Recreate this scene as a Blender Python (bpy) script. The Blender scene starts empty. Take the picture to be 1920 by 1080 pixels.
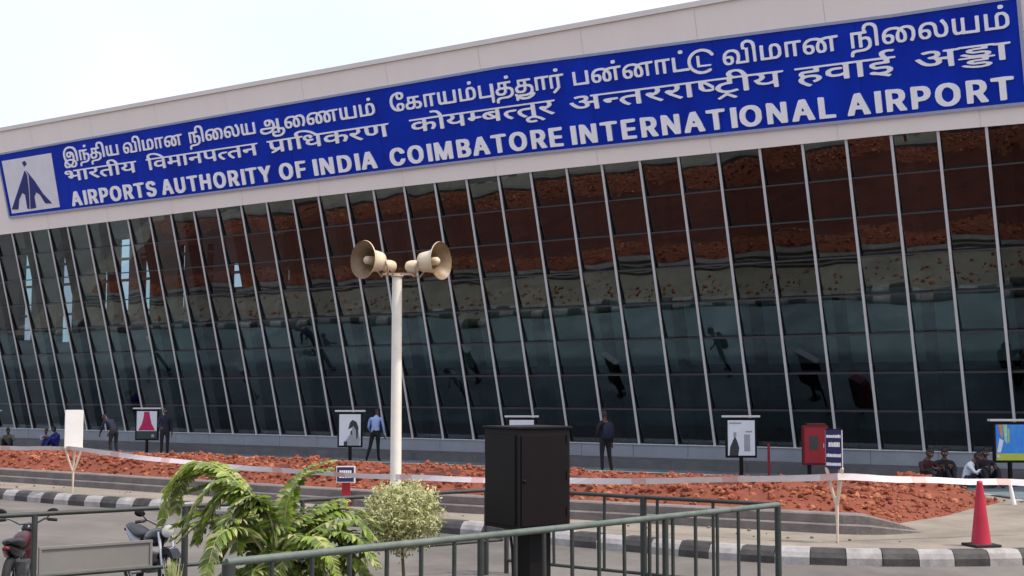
import bpy, bmesh, math, random
from mathutils import Vector, Matrix, noise
R = math.radians
random.seed(7)
scene = bpy.context.scene
C = scene.collection

# ------------------------------------------------------------------ camera, sky, sun, exposure
EYE = 2.28
cam_data = bpy.data.cameras.new("camera")
cam_data.sensor_width = 36.0
cam_data.lens = 46.875
cam_data.clip_end = 3000
cam = bpy.data.objects.new("camera", cam_data)
cam.location = (0, 0, EYE)
cam.rotation_euler = (R(90) + 0.0777379, 0, 0)
C.objects.link(cam)
scene.camera = cam

SUN_EL, SUN_AZ = 62.0, 112.0            # azimuth clockwise from +y (the view direction): from the right
world = bpy.data.worlds.new("World")
scene.world = world
world.use_nodes = True
wn = world.node_tree
sky = wn.nodes.new("ShaderNodeTexSky")
sky.sky_type = 'NISHITA'
sky.sun_disc = False
sky.sun_elevation = R(SUN_EL)
sky.sun_rotation = R(SUN_AZ)
sky.dust_density = 6.0
sky.air_density = 1.2
bg_sky = wn.nodes["Background"]
bg_sky.inputs["Strength"].default_value = 0.06
wn.links.new(sky.outputs[0], bg_sky.inputs["Color"])
bg_cloud = wn.nodes.new("ShaderNodeBackground")      # thin bright overcast over the whole sky
tc = wn.nodes.new("ShaderNodeTexCoord")
cl = wn.nodes.new("ShaderNodeTexNoise")
cl.inputs["Scale"].default_value = 1.6
cl.inputs["Detail"].default_value = 4.0
cr = wn.nodes.new("ShaderNodeValToRGB")
cr.color_ramp.elements[0].position = 0.35
cr.color_ramp.elements[0].color = (0.60, 0.68, 0.90, 1)
cr.color_ramp.elements[1].position = 0.62
cr.color_ramp.elements[1].color = (0.95, 0.95, 0.99, 1)
wn.links.new(tc.outputs["Generated"], cl.inputs["Vector"])
wn.links.new(cl.outputs["Fac"], cr.inputs[0])
wn.links.new(cr.outputs[0], bg_cloud.inputs["Color"])
bg_cloud.inputs["Strength"].default_value = 0.57
add = wn.nodes.new("ShaderNodeAddShader")
wn.links.new(bg_sky.outputs[0], add.inputs[0])
wn.links.new(bg_cloud.outputs[0], add.inputs[1])
wn.links.new(add.outputs[0], wn.nodes["World Output"].inputs["Surface"])

sun_data = bpy.data.lights.new("sun", 'SUN')
sun_data.energy = 2.2
sun_data.angle = R(1.5)
sun_data.color = (1.0, 0.94, 0.85)
sun = bpy.data.objects.new("sun", sun_data)
sun_dir = Vector((math.sin(R(SUN_AZ)) * math.cos(R(SUN_EL)), math.cos(R(SUN_AZ)) * math.cos(R(SUN_EL)), math.sin(R(SUN_EL))))
sun.rotation_euler = sun_dir.to_track_quat('Z', 'Y').to_euler()
sun.location = (20, 10, 40)
C.objects.link(sun)

scene.view_settings.view_transform = 'Standard'
scene.view_settings.look = 'None'
scene.view_settings.gamma = 1.0
scene.view_settings.exposure = 0.68

# ------------------------------------------------------------------ materials
def mat(name, col, rough=0.7, metal=0.0, var=0.12, scale=6.0, bump=0.0, bscale=40.0, spec=0.4, col2=None, stretch=None, stain=0.0, sscale=0.15):
    m = bpy.data.materials.new(name)
    m.use_nodes = True
    t = m.node_tree
    p = t.nodes["Principled BSDF"]
    p.inputs["Roughness"].default_value = rough
    p.inputs["Metallic"].default_value = metal
    p.inputs["Specular IOR Level"].default_value = spec
    geo = t.nodes.new("ShaderNodeTexCoord")
    n = t.nodes.new("ShaderNodeTexNoise")
    n.inputs["Scale"].default_value = scale
    n.inputs["Detail"].default_value = 6.0
    n.inputs["Roughness"].default_value = 0.65
    src = geo.outputs["Object"]
    if stretch:
        mp = t.nodes.new("ShaderNodeMapping")
        mp.inputs["Scale"].default_value = stretch
        t.links.new(src, mp.inputs["Vector"]); src = mp.outputs[0]
    t.links.new(src, n.inputs["Vector"])
    r = t.nodes.new("ShaderNodeValToRGB")
    c2 = col2 or tuple(c * (1 - var) for c in col)
    c1 = col if col2 else tuple(min(1, c * (1 + var)) for c in col)
    r.color_ramp.elements[0].position = 0.3
    r.color_ramp.elements[1].position = 0.7
    r.color_ramp.elements[0].color = (*c2, 1)
    r.color_ramp.elements[1].color = (*c1, 1)
    t.links.new(n.outputs["Fac"], r.inputs[0])
    col_out = r.outputs[0]
    if stain:                                # broad dirt patches and worn streaks of the surface itself
        n3 = t.nodes.new("ShaderNodeTexNoise")
        n3.inputs["Scale"].default_value = sscale
        n3.inputs["Detail"].default_value = 8.0
        n3.inputs["Roughness"].default_value = 0.7
        n3.inputs["Distortion"].default_value = 0.8
        t.links.new(geo.outputs["Object"], n3.inputs["Vector"])
        r3 = t.nodes.new("ShaderNodeValToRGB")
        r3.color_ramp.elements[0].position = 0.36
        r3.color_ramp.elements[1].position = 0.60
        r3.color_ramp.elements[0].color = (1 - stain, 1 - stain, 1 - stain, 1)
        r3.color_ramp.elements[1].color = (1, 1, 1, 1)
        t.links.new(n3.outputs["Fac"], r3.inputs[0])
        mm = t.nodes.new("ShaderNodeMixRGB"); mm.blend_type = 'MULTIPLY'; mm.inputs[0].default_value = 1.0
        t.links.new(col_out, mm.inputs[1]); t.links.new(r3.outputs[0], mm.inputs[2]); col_out = mm.outputs[0]
    t.links.new(col_out, p.inputs["Base Color"])
    if bump:
        n2 = t.nodes.new("ShaderNodeTexNoise")
        n2.inputs["Scale"].default_value = bscale
        n2.inputs["Detail"].default_value = 5.0
        t.links.new(geo.outputs["Object"], n2.inputs["Vector"])
        b = t.nodes.new("ShaderNodeBump")
        b.inputs["Strength"].default_value = bump
        b.inputs["Distance"].default_value = 0.03
        t.links.new(n2.outputs["Fac"], b.inputs["Height"])
        t.links.new(b.outputs[0], p.inputs["Normal"])
    return m

def leaf_mat(name, c1, c2):
    m = mat(name, c1, 0.55, col2=c2, scale=9.0, spec=0.3)
    t = m.node_tree
    p = t.nodes["Principled BSDF"]
    tr = t.nodes.new("ShaderNodeBsdfTranslucent")
    tr.inputs["Color"].default_value = (c1[0] * 1.2, c1[1] * 1.2, c1[2], 1)
    mx = t.nodes.new("ShaderNodeMixShader")
    mx.inputs[0].default_value = 0.3
    t.links.new(p.outputs[0], mx.inputs[1])
    t.links.new(tr.outputs[0], mx.inputs[2])
    t.links.new(mx.outputs[0], t.nodes["Material Output"].inputs["Surface"])
    return m

def glass_mat(name, ior=2.15, tint=(0.50, 0.62, 0.64)):
    m = bpy.data.materials.new(name)
    m.use_nodes = True
    t = m.node_tree
    t.nodes.remove(t.nodes["Principled BSDF"])
    tr = t.nodes.new("ShaderNodeBsdfTransparent")
    tr.inputs["Color"].default_value = (*tint, 1)
    gl = t.nodes.new("ShaderNodeBsdfGlossy")
    gl.inputs["Color"].default_value = (0.78, 0.92, 0.97, 1)
    gl.inputs["Roughness"].default_value = 0.012
    fr = t.nodes.new("ShaderNodeFresnel")
    fr.inputs["IOR"].default_value = ior
    mx = t.nodes.new("ShaderNodeMixShader")
    t.links.new(fr.outputs[0], mx.inputs[0])
    t.links.new(tr.outputs[0], mx.inputs[1])
    t.links.new(gl.outputs[0], mx.inputs[2])
    # faint roller-wave distortion of toughened glass
    geo = t.nodes.new("ShaderNodeTexCoord")
    n = t.nodes.new("ShaderNodeTexNoise")
    n.inputs["Scale"].default_value = 0.55
    n.inputs["Detail"].default_value = 1.0
    t.links.new(geo.outputs["Object"], n.inputs["Vector"])
    b = t.nodes.new("ShaderNodeBump")
    b.inputs["Strength"].default_value = 0.45
    b.inputs["Distance"].default_value = 0.03
    t.links.new(n.outputs["Fac"], b.inputs["Height"])
    t.links.new(b.outputs[0], gl.inputs["Normal"])
    t.links.new(mx.outputs[0], t.nodes["Material Output"].inputs["Surface"])
    return m

M = dict(
    ground=mat("dusty concrete", (0.168, 0.150, 0.134), 0.92, col2=(0.130, 0.117, 0.107), scale=0.9, bump=0.25, bscale=18, stain=0.38, sscale=0.28),
    sand=mat("sandy ground", (0.285, 0.243, 0.196), 0.95, col2=(0.20, 0.172, 0.14), scale=1.3, bump=0.4, bscale=22, stain=0.25, sscale=0.5),
    asphalt=mat("asphalt", (0.150, 0.192, 0.210), 0.85, var=0.25, scale=1.2, bump=0.3, bscale=60, stain=0.35, sscale=0.3),
    bed=mat("dark red bed soil", (0.120, 0.026, 0.015), 0.95, col2=(0.060, 0.015, 0.010), scale=1.2, bump=0.6, bscale=12),
    kerb_w=mat("white kerb paint", (0.42, 0.40, 0.40), 0.8, col2=(0.26, 0.235, 0.22), scale=3.5, bump=0.2, stain=0.28, sscale=3.0),
    kerb_b=mat("black kerb paint", (0.022, 0.020, 0.022), 0.7, col2=(0.075, 0.068, 0.062), scale=4, bump=0.2),
    stone=mat("grey planter stone", (0.205, 0.178, 0.165), 0.85, col2=(0.115, 0.10, 0.095), scale=2.5, bump=0.4, bscale=14),
    soil=mat("laterite soil", (0.22, 0.062, 0.031), 0.95, col2=(0.14, 0.032, 0.017), scale=2.2, bump=0.9, bscale=9),
    clod=mat("laterite clod", (0.29, 0.086, 0.042), 0.95, col2=(0.17, 0.040, 0.021), scale=1.7, bump=0.6, bscale=14),
    clod_pale=mat("dry laterite clod", (0.38, 0.155, 0.085), 0.95, col2=(0.30, 0.09, 0.04), scale=2.7, bump=0.6, bscale=14),
    tile=mat("plinth cladding", (0.24, 0.255, 0.285), 0.55, var=0.10, scale=1.4),
    step=mat("granite step", (0.10, 0.095, 0.098), 0.75, var=0.2, scale=2.0),
    gasket=mat("black gasket", (0.02, 0.02, 0.022), 0.7, var=0.1),
    back_glass=glass_mat("rear window glass", 1.5, (0.45, 0.60, 0.60)),
    fascia=mat("pinkish fascia panel", (0.88, 0.785, 0.725), 0.55, col2=(0.82, 0.745, 0.695), scale=0.9, stretch=(1.0, 1.0, 0.18)),
    cap=mat("pale roof edge", (0.78, 0.74, 0.70), 0.5, var=0.05, scale=0.8),
    gap=mat("joint backing", (0.66, 0.58, 0.54), 0.8, var=0.05),
    alu=mat("silver mullion", (0.55, 0.53, 0.53), 0.45, metal=0.0, var=0.06, scale=3),
    transom=mat("dark transom", (0.055, 0.045, 0.048), 0.5, var=0.1),
    glass=glass_mat("tinted solar glass"),
    glass_b=glass_mat("greener solar glass", 2.05, (0.42, 0.55, 0.53)),
    glass_c=glass_mat("darker solar glass", 1.85, (0.36, 0.40, 0.43)),
    teal=mat("interior bulkhead", (0.52, 0.72, 0.76), 0.7, var=0.12, scale=0.6),
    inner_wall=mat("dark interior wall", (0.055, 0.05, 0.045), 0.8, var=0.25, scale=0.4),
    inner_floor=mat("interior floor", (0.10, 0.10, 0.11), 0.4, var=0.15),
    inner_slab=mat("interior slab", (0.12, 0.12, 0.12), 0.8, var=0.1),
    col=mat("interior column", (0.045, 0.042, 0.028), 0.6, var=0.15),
    blue=mat("sign blue", (0.004, 0.034, 0.44), 0.45, col2=(0.003, 0.020, 0.31), scale=0.9, spec=0.12, stretch=(1.0, 1.0, 0.35)),
    frame=mat("sign frame", (0.36, 0.38, 0.50), 0.4, metal=0.2, var=0.08),
    letter=mat("sign lettering", (0.88, 0.87, 0.90), 0.45, var=0.05, scale=3),
    emblem_w=mat("emblem white", (0.72, 0.70, 0.74), 0.5, var=0.06, scale=2),
    emblem_b=mat("emblem blue", (0.010, 0.020, 0.17), 0.4, var=0.1),
    pole=mat("cream pole paint", (0.74, 0.70, 0.62), 0.4, var=0.08, scale=4),
    horn=mat("horn cream enamel", (0.70, 0.60, 0.45), 0.3, col2=(0.52, 0.38, 0.22), scale=3.0),
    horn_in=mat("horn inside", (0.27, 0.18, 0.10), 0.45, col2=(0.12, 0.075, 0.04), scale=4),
    wire=mat("bracket steel", (0.42, 0.32, 0.24), 0.5, var=0.2),
    black=mat("matt black metal", (0.006, 0.0045, 0.0055), 0.6, var=0.25, scale=3, spec=0.2),
    black2=mat("brownish black panel", (0.007, 0.0045, 0.0055), 0.65, var=0.2, scale=2, spec=0.15),
    rail=mat("worn green rail", (0.13, 0.155, 0.135), 0.5, col2=(0.065, 0.085, 0.07), scale=5.0),
    bar=mat("dark green bar", (0.03, 0.035, 0.031), 0.55, var=0.3, scale=5),
    white_board=mat("grey white board", (0.20, 0.19, 0.18), 0.7, var=0.1, scale=1.5),
    white=mat("white paint", (0.80, 0.77, 0.72), 0.55, var=0.05, scale=3),
    wood=mat("pale wood stake", (0.62, 0.50, 0.38), 0.7, var=0.12, scale=8),
    navy=mat("navy panel", (0.022, 0.016, 0.09), 0.5, var=0.1),
    red=mat("red paint", (0.30, 0.010, 0.018), 0.45, var=0.15, scale=3),
    darkred=mat("dark red paint", (0.13, 0.006, 0.012), 0.5, var=0.15),
    cone=mat("red plastic cone", (0.44, 0.012, 0.040), 0.4, col2=(0.33, 0.008, 0.028), scale=4),
    rubber=mat("black rubber", (0.015, 0.014, 0.014), 0.8, var=0.2),
    tape_w=mat("white tape", (0.68, 0.60, 0.60), 0.5, var=0.06),
    tape_r=mat("red tape", (0.60, 0.40, 0.38), 0.5, var=0.1),
    chrome=mat("bright metal", (0.55, 0.55, 0.57), 0.25, metal=0.9, var=0.05),
    engine=mat("engine metal", (0.10, 0.10, 0.11), 0.45, metal=0.5, var=0.2),
    seat=mat("black vinyl", (0.012, 0.012, 0.014), 0.45, var=0.2),
    bikered=mat("dark red bodywork", (0.045, 0.003, 0.006), 0.35, var=0.1),
    bikeblack=mat("black bodywork", (0.012, 0.012, 0.015), 0.22, var=0.1),
    bikegrey=mat("grey bodywork", (0.30, 0.31, 0.36), 0.3, var=0.1),
    lamp=mat("lamp lens", (0.5, 0.5, 0.48), 0.1, var=0.05),
    skin=mat("skin", (0.115, 0.058, 0.040), 0.6, var=0.08),
    hair=mat("black hair", (0.008, 0.007, 0.007), 0.5, var=0.2),
    eye=mat("eye", (0.6, 0.6, 0.6), 0.3, var=0.02),
    lip=mat("lips", (0.16, 0.06, 0.05), 0.5, var=0.05),
    shoe=mat("shoe", (0.015, 0.013, 0.013), 0.5, var=0.1),
    c_lightblue=mat("light blue shirt", (0.30, 0.40, 0.68), 0.8, var=0.1),
    c_navy=mat("navy cloth", (0.012, 0.014, 0.035), 0.85, var=0.2),
    c_black=mat("black cloth", (0.012, 0.011, 0.014), 0.85, var=0.2),
    c_maroon=mat("maroon cloth", (0.035, 0.009, 0.014), 0.85, var=0.2),
    c_blue=mat("blue cloth", (0.02, 0.02, 0.20), 0.85, var=0.15),
    c_lav=mat("lavender cloth", (0.30, 0.29, 0.45), 0.85, var=0.1),
    c_white=mat("white cloth", (0.60, 0.63, 0.68), 0.85, var=0.06),
    c_green=mat("dull green cloth", (0.12, 0.13, 0.11), 0.85, var=0.1),
    p_white=mat("poster white", (0.62, 0.63, 0.68), 0.4, var=0.04),
    p_black=mat("poster black", (0.03, 0.03, 0.035), 0.4, var=0.1),
    p_grey=mat("poster grey", (0.28, 0.29, 0.32), 0.4, var=0.1),
    p_blue=mat("poster blue", (0.02, 0.17, 0.62), 0.4, col2=(0.05, 0.26, 0.66), scale=5),
    p_lime=mat("poster lime", (0.42, 0.47, 0.05), 0.4, var=0.1),
    p_orange=mat("poster orange", (0.55, 0.22, 0.07), 0.4, var=0.1),
    p_green=mat("poster pale green", (0.30, 0.55, 0.36), 0.4, var=0.1),
    p_magenta=mat("poster magenta", (0.42, 0.012, 0.085), 0.4, var=0.1),
    p_dark=mat("poster dark green", (0.03, 0.05, 0.045), 0.4, var=0.1),
    leaf_a=leaf_mat("bright palm leaf", (0.30, 0.40, 0.06), (0.16, 0.25, 0.03)),
    leaf_b=leaf_mat("dull palm leaf", (0.19, 0.245, 0.08), (0.07, 0.11, 0.035)),
    leaf_c=leaf_mat("yellowed palm leaf", (0.52, 0.50, 0.27), (0.32, 0.33, 0.13)),
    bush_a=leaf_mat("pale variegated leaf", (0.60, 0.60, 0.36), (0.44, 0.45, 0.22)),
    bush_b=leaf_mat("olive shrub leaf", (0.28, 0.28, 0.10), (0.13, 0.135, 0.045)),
    bark=mat("brown stem", (0.14, 0.10, 0.06), 0.85, var=0.25, scale=8, bump=0.4),
)

# ------------------------------------------------------------------ mesh helpers
class MB:
    """collects shapes and links them as ONE mesh object"""
    def __init__(self):
        self.v, self.f, self.m, self.mats, self.sm = [], [], [], [], []
    def mi(self, m):
        if m not in self.mats: self.mats.append(m)
        return self.mats.index(m)
    def poly(self, pts, m, smooth=False):
        i = len(self.v); self.v += [tuple(p) for p in pts]
        self.f.append(tuple(range(i, i + len(pts)))); self.m.append(self.mi(m)); self.sm.append(smooth)
    def grid(self, rows, m, closed=False, smooth=True):
        i0 = len(self.v); n = len(rows[0])
        for r in rows: self.v += [tuple(p) for p in r]
        for a in range(len(rows) - 1):
            for b in range(n if closed else n - 1):
                b2 = (b + 1) % n
                self.f.append((i0 + a * n + b, i0 + a * n + b2, i0 + (a + 1) * n + b2, i0 + (a + 1) * n + b))
                self.m.append(self.mi(m)); self.sm.append(smooth)
    def box(self, c, size, m, rot=None, taper=1.0):
        x, y, z = (s / 2 for s in size)
        P = [Vector((sx * x * (taper if sz > 0 else 1), sy * y * (taper if sz > 0 else 1), sz * z)) for sz in (-1, 1) for sy in (-1, 1) for sx in (-1, 1)]
        if rot is not None: P = [rot @ p for p in P]
        i = len(self.v); self.v += [tuple(p + Vector(c)) for p in P]
        for f in ((0, 2, 3, 1), (4, 5, 7, 6), (0, 1, 5, 4), (1, 3, 7, 5), (3, 2, 6, 7), (2, 0, 4, 6)):
            self.f.append(tuple(i + k for k in f)); self.m.append(self.mi(m)); self.sm.append(False)
    def hexa(self, P, m):
        """8 points: bottom loop of 4 then top loop of 4"""
        i = len(self.v); self.v += [tuple(p) for p in P]
        for f in ((3, 2, 1, 0), (4, 5, 6, 7), (0, 1, 5, 4), (1, 2, 6, 5), (2, 3, 7, 6), (3, 0, 4, 7)):
            self.f.append(tuple(i + k for k in f)); self.m.append(self.mi(m)); self.sm.append(False)
    def tube(self, pts, r, m, seg=8, r1=None, cap=True):
        pts = [Vector(p) for p in pts]; n = len(pts)
        rr = r if isinstance(r, (list, tuple)) else [r + ((r1 if r1 is not None else r) - r) * k / max(1, n - 1) for k in range(n)]
        rows = []; prev = None
        for k, p in enumerate(pts):
            t = (pts[min(k + 1, n - 1)] - pts[max(k - 1, 0)]).normalized()
            a = prev - t * prev.dot(t) if prev is not None else t.orthogonal()
            if a.length < 1e-6: a = t.orthogonal()
            a.normalize(); b = t.cross(a); prev = a
            rows.append([p + (a * math.cos(2 * math.pi * j / seg) + b * math.sin(2 * math.pi * j / seg)) * rr[k] for j in range(seg)])
        self.grid(rows, m, closed=True)
        if cap:
            self.poly(list(reversed(rows[0])), m); self.poly(rows[-1], m)
    def lathe(self, prof, m, origin=(0, 0, 0), axis=(0, 0, 1), seg=20):
        """prof: list of (radius, distance along axis)"""
        ax = Vector(axis).normalized(); a = ax.orthogonal().normalized(); b = ax.cross(a); o = Vector(origin)
        self.grid([[o + ax * h + (a * math.cos(2 * math.pi * j / seg) + b * math.sin(2 * math.pi * j / seg)) * max(r, 1e-4) for j in range(seg)] for r, h in prof], m, closed=True)
    def ball(self, c, r, m, seg=12, rings=8, rot=None):
        rx, ry, rz = r if isinstance(r, (tuple, list)) else (r, r, r); rows = []
        for i in range(rings + 1):
            th = math.pi * i / rings; s = max(math.sin(th), 1e-3)
            row = [Vector((rx * s * math.cos(2 * math.pi * j / seg), ry * s * math.sin(2 * math.pi * j / seg), -rz * math.cos(th))) for j in range(seg)]
            if rot is not None: row = [rot @ p for p in row]
            rows.append([p + Vector(c) for p in row])
        self.grid(rows, m, closed=True)
    def build(self, name, parent=None, bevel=0.0, loc=None):
        me = bpy.data.meshes.new(name)
        me.from_pydata(self.v, [], self.f)
        for m in self.mats: me.materials.append(m)
        for p, k, s in zip(me.polygons, self.m, self.sm):
            p.material_index = k; p.use_smooth = s
        me.validate(); me.update()
        if bevel:
            bm = bmesh.new(); bm.from_mesh(me)
            bmesh.ops.remove_doubles(bm, verts=bm.verts, dist=1e-5)
            es = [e for e in bm.edges if len(e.link_faces) == 2 and e.calc_face_angle(0) > 0.6]
            bmesh.ops.bevel(bm, geom=es, offset=bevel, segments=2, affect='EDGES', profile=0.6, clamp_overlap=True)
            bm.to_mesh(me); bm.free()
        o = bpy.data.objects.new(name, me); C.objects.link(o)
        if loc: o.location = loc
        if parent is not None: o.parent = parent
        return o

def tag(o, label=None, cat=None, group=None, kind=None):
    if label: o["label"] = label
    if cat: o["category"] = cat
    if group: o["group"] = group
    if kind: o["kind"] = kind
    return o
def thing(name, loc, label, cat, group=None, rz=0.0):
    o = bpy.data.objects.new(name, None); C.objects.link(o)
    o.empty_display_size = 0.2
    o.location = loc; o.rotation_euler = (0, 0, rz)
    return tag(o, label, cat, group)
def copy_tree(o, parent=None):
    c = o.copy(); C.objects.link(c); c.parent = parent
    for ch in list(o.children): copy_tree(ch, c)
    return c

# ------------------------------------------------------------------ the ground
def sheet(name, poly, z, m, kind='structure'):
    b = MB(); b.poly([(x, y, z) for x, y in poly], m)
    return tag(b.build(name), kind=kind)

# frame of the sloping facade: s runs along the wall to the left, h upwards in the tilted plane
AL, TH = 0.598333, 0.257314
D_ = Vector((-math.cos(AL), math.sin(AL), 0)); N_ = Vector((-math.sin(AL), -math.cos(AL), 0)); Z_ = Vector((0, 0, 1))
UP = N_ * math.tan(TH) + Z_
B0 = Vector((0, 44.0, 0.693))
NN = (-D_).cross(UP).normalized()
def WP(s, h, off=0.0): return B0 + D_ * s + UP * h + NN * off
def FP(s, out, z): return Vector((0, 44.0, z)) + D_ * s + N_ * out      # foot of the wall, 'out' metres in front of it
def lerp_tab(t, x):
    t = sorted(t)
    if x <= t[0][0]: return t[0][1]
    for (a, va), (b, vb) in zip(t, t[1:]):
        if x <= b: return va + (vb - va) * (x - a) / (b - a)
    return t[-1][1]
def strip_ground():
    b = MB()
    n = 24
    # one big sheet, a little denser near the camera
    b.poly([(-700, -300, 0), (700, -300, 0), (700, 900, 0), (-700, 900, 0)], M['ground'])
    tag(b.build("ground"), kind='structure')
strip_ground()
road_pts = [FP(-60, 1.1, 0), FP(70, 1.1, 0), FP(70, 7.5, 0), FP(-60, 7.5, 0)]
sheet("road", [(p.x, p.y) for p in reversed(road_pts)], 0.004, M['asphalt'])
# traffic island parallel to the terminal: painted kerb all round, sandy margin, stone-edged bed of laterite soil
FRONT = [(p.x, p.y) for p in (FP(s, 18.85, 0) for s in (36, 24, 14, 8, 4))] + [(-10.74, 28.53), (-9.2, 27.32), (-7.74, 26.4), (-5.6, 24.9), (-3.2, 23.2), (-0.78, 21.55), (0.7, 20.1), (2.08, 18.95), (2.83, 18.37), (3.57, 17.97), (4.47, 17.72), (5.4, 17.66), (6.45, 17.72), (7.35, 17.95), (8.1, 18.7), (8.7, 20.2), (9.1, 21.9), (9.5, 23.8), (9.85, 25.3), (10.0, 26.3)]
FRONT = [q for i, q in enumerate(FRONT) if not (i < 5 and q[0] > -11.2)]
BACK = [(p.x, p.y) for p in (FP(s, 7.4, 0) for s in (36, 20, 8, 0, -8, -14.5))] + [(9.2, 28.3), (9.75, 27.5), (10.0, 26.3)]
def resample(pts, step):
    pts = [Vector((p[0], p[1], 0)) for p in pts]; out = [pts[0]]; acc = 0.0
    for a, b in zip(pts, pts[1:]):
        L = (b - a).length; t = step - acc
        while t <= L: out.append(a.lerp(b, t / L)); t += step
        acc = (acc + L) % step
    return out
def kerb(path, h, wid, step, name, flip=1, ph=0):
    P = resample(path, step); b = MB()
    for i in range(len(P) - 1):
        a, c = P[i], P[i + 1]
        t0 = (P[min(i + 1, len(P) - 1)] - P[max(i - 1, 0)]).normalized(); t1 = (P[min(i + 2, len(P) - 1)] - a).normalized()
        n0 = Vector((-t0.y, t0.x, 0)) * flip; n1 = Vector((-t1.y, t1.x, 0)) * flip
        m = M['kerb_b'] if (i + ph) % 2 else M['kerb_w']
        g = (c - a).normalized() * 0.005
        a2, c2 = a + g, c - g
        j = random.uniform(-0.006, 0.006); k = random.uniform(-0.012, 0.012)
        prof = [(0.0 + k, 0.0), (0.005 + k, h * 0.46), (0.045 + k, h * 0.78), (0.10, h + j), (wid, h + j), (wid, 0)]
        rows = [[a2 + n0 * q + Z_ * z for q, z in prof], [c2 + n1 * q + Z_ * z for q, z in prof]]
        b.grid(rows, m, smooth=False)
        b.poly(rows[0], m); b.poly(list(reversed(rows[1])), m)
    tag(b.build(name), kind='structure')
kerb(FRONT, 0.205, 0.26, 0.47, "kerb", 1)
kerb(BACK, 0.22, 0.26, 0.62, "kerb", -1)
def island():
    f = [Vector((p.x, p.y)) for p in resample(FRONT, 0.5)]; k = [Vector((p.x, p.y)) for p in resample(BACK, 0.5)]
    def inset(L, sg, d):
        out = []
        for i, p in enumerate(L):
            t = (L[min(i + 1, len(L) - 1)] - L[max(i - 1, 0)]).normalized(); out.append(p + Vector((-t.y, t.x)) * sg * d)
        return out
    ring = inset(f, 1, 0.24) + list(reversed(inset(k, -1, 0.24)[:-2]))
    bm = bmesh.new()
    vs = [bm.verts.new((p.x, p.y, 0.203)) for p in ring]
    bm.faces.new(vs)
    bmesh.ops.triangulate(bm, faces=bm.faces[:])
    for f_ in bm.faces:
        if f_.normal.z < 0: f_.normal_flip()
    me = bpy.data.meshes.new("traffic_island"); bm.to_mesh(me); bm.free()
    me.materials.append(M['sand'])
    o = bpy.data.objects.new("traffic_island", me); C.objects.link(o)
    tag(o, kind='structure')
island()

OUT_W, IN_W, S_END = 17.25, 9.6, -18.15
def wall_line(out, s0, s1, wob):
    return [FP(s, out + wob * (0.25 * math.exp(-((s + 9) / 7) ** 2) * 2), 0) for s in [s0 + (s1 - s0) * i / 160 for i in range(161)]]
def bed_wall(label, out, sgn, wob, s1):
    P = wall_line(out, 34, s1, wob)
    nrm_ = [N_ * sgn for _ in P]
    if wob:                        # rounded return at the right-hand end, running back into the soil
        c = P[-1] - N_ * 1.1; r = 1.1; e0 = (P[-1] - P[-2]).normalized()
        for k in range(1, 9):
            a = R(11 * k); P.append(c + (N_ * math.cos(a) + e0 * math.sin(a)) * r); nrm_.append(N_ * math.cos(a) + e0 * math.sin(a))
    root = thing("planter_wall", tuple(FP(0, out, 0.2)), label, "wall", "stone walls of the soil bed")
    for name, z0, z1, o0, wd in (("lower_course", 0.195, 0.345, 0.0, 0.40), ("upper_course", 0.347, 0.49, 0.09, 0.30)):
        b = MB(); rows = []
        for i, p in enumerate(P):
            f = max(0.10, min(1.0, (len(P) - 0.4 - i) / 6.0)); j = 0.010 * noise.noise(p * 2.0)
            za, zz = 0.195 + (z0 - 0.195) * f, 0.195 + (z1 - 0.195) * f
            rows.append([p - nrm_[i] * (o0 + q) + Z_ * z for q, z in ((0, za), (j, zz - 0.02), (0.02, zz), (wd, zz), (wd, za))])
        b.grid(rows, M['stone'], smooth=False)
        b.poly(rows[0], M['stone']); b.poly(list(reversed(rows[-1])), M['stone'])
        o = b.build(name); o.parent = root; o.matrix_parent_inverse = Matrix.Translation(root.location).inverted()
bed_wall("low grey two course stone wall holding the red soil on the side nearest the viewer", OUT_W, 1, 1.0, -17.45)
bed_wall("low grey stone wall hidden behind the soil, facing the terminal and mirrored in its glass", IN_W, -1, 0.0, -16.5)

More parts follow.
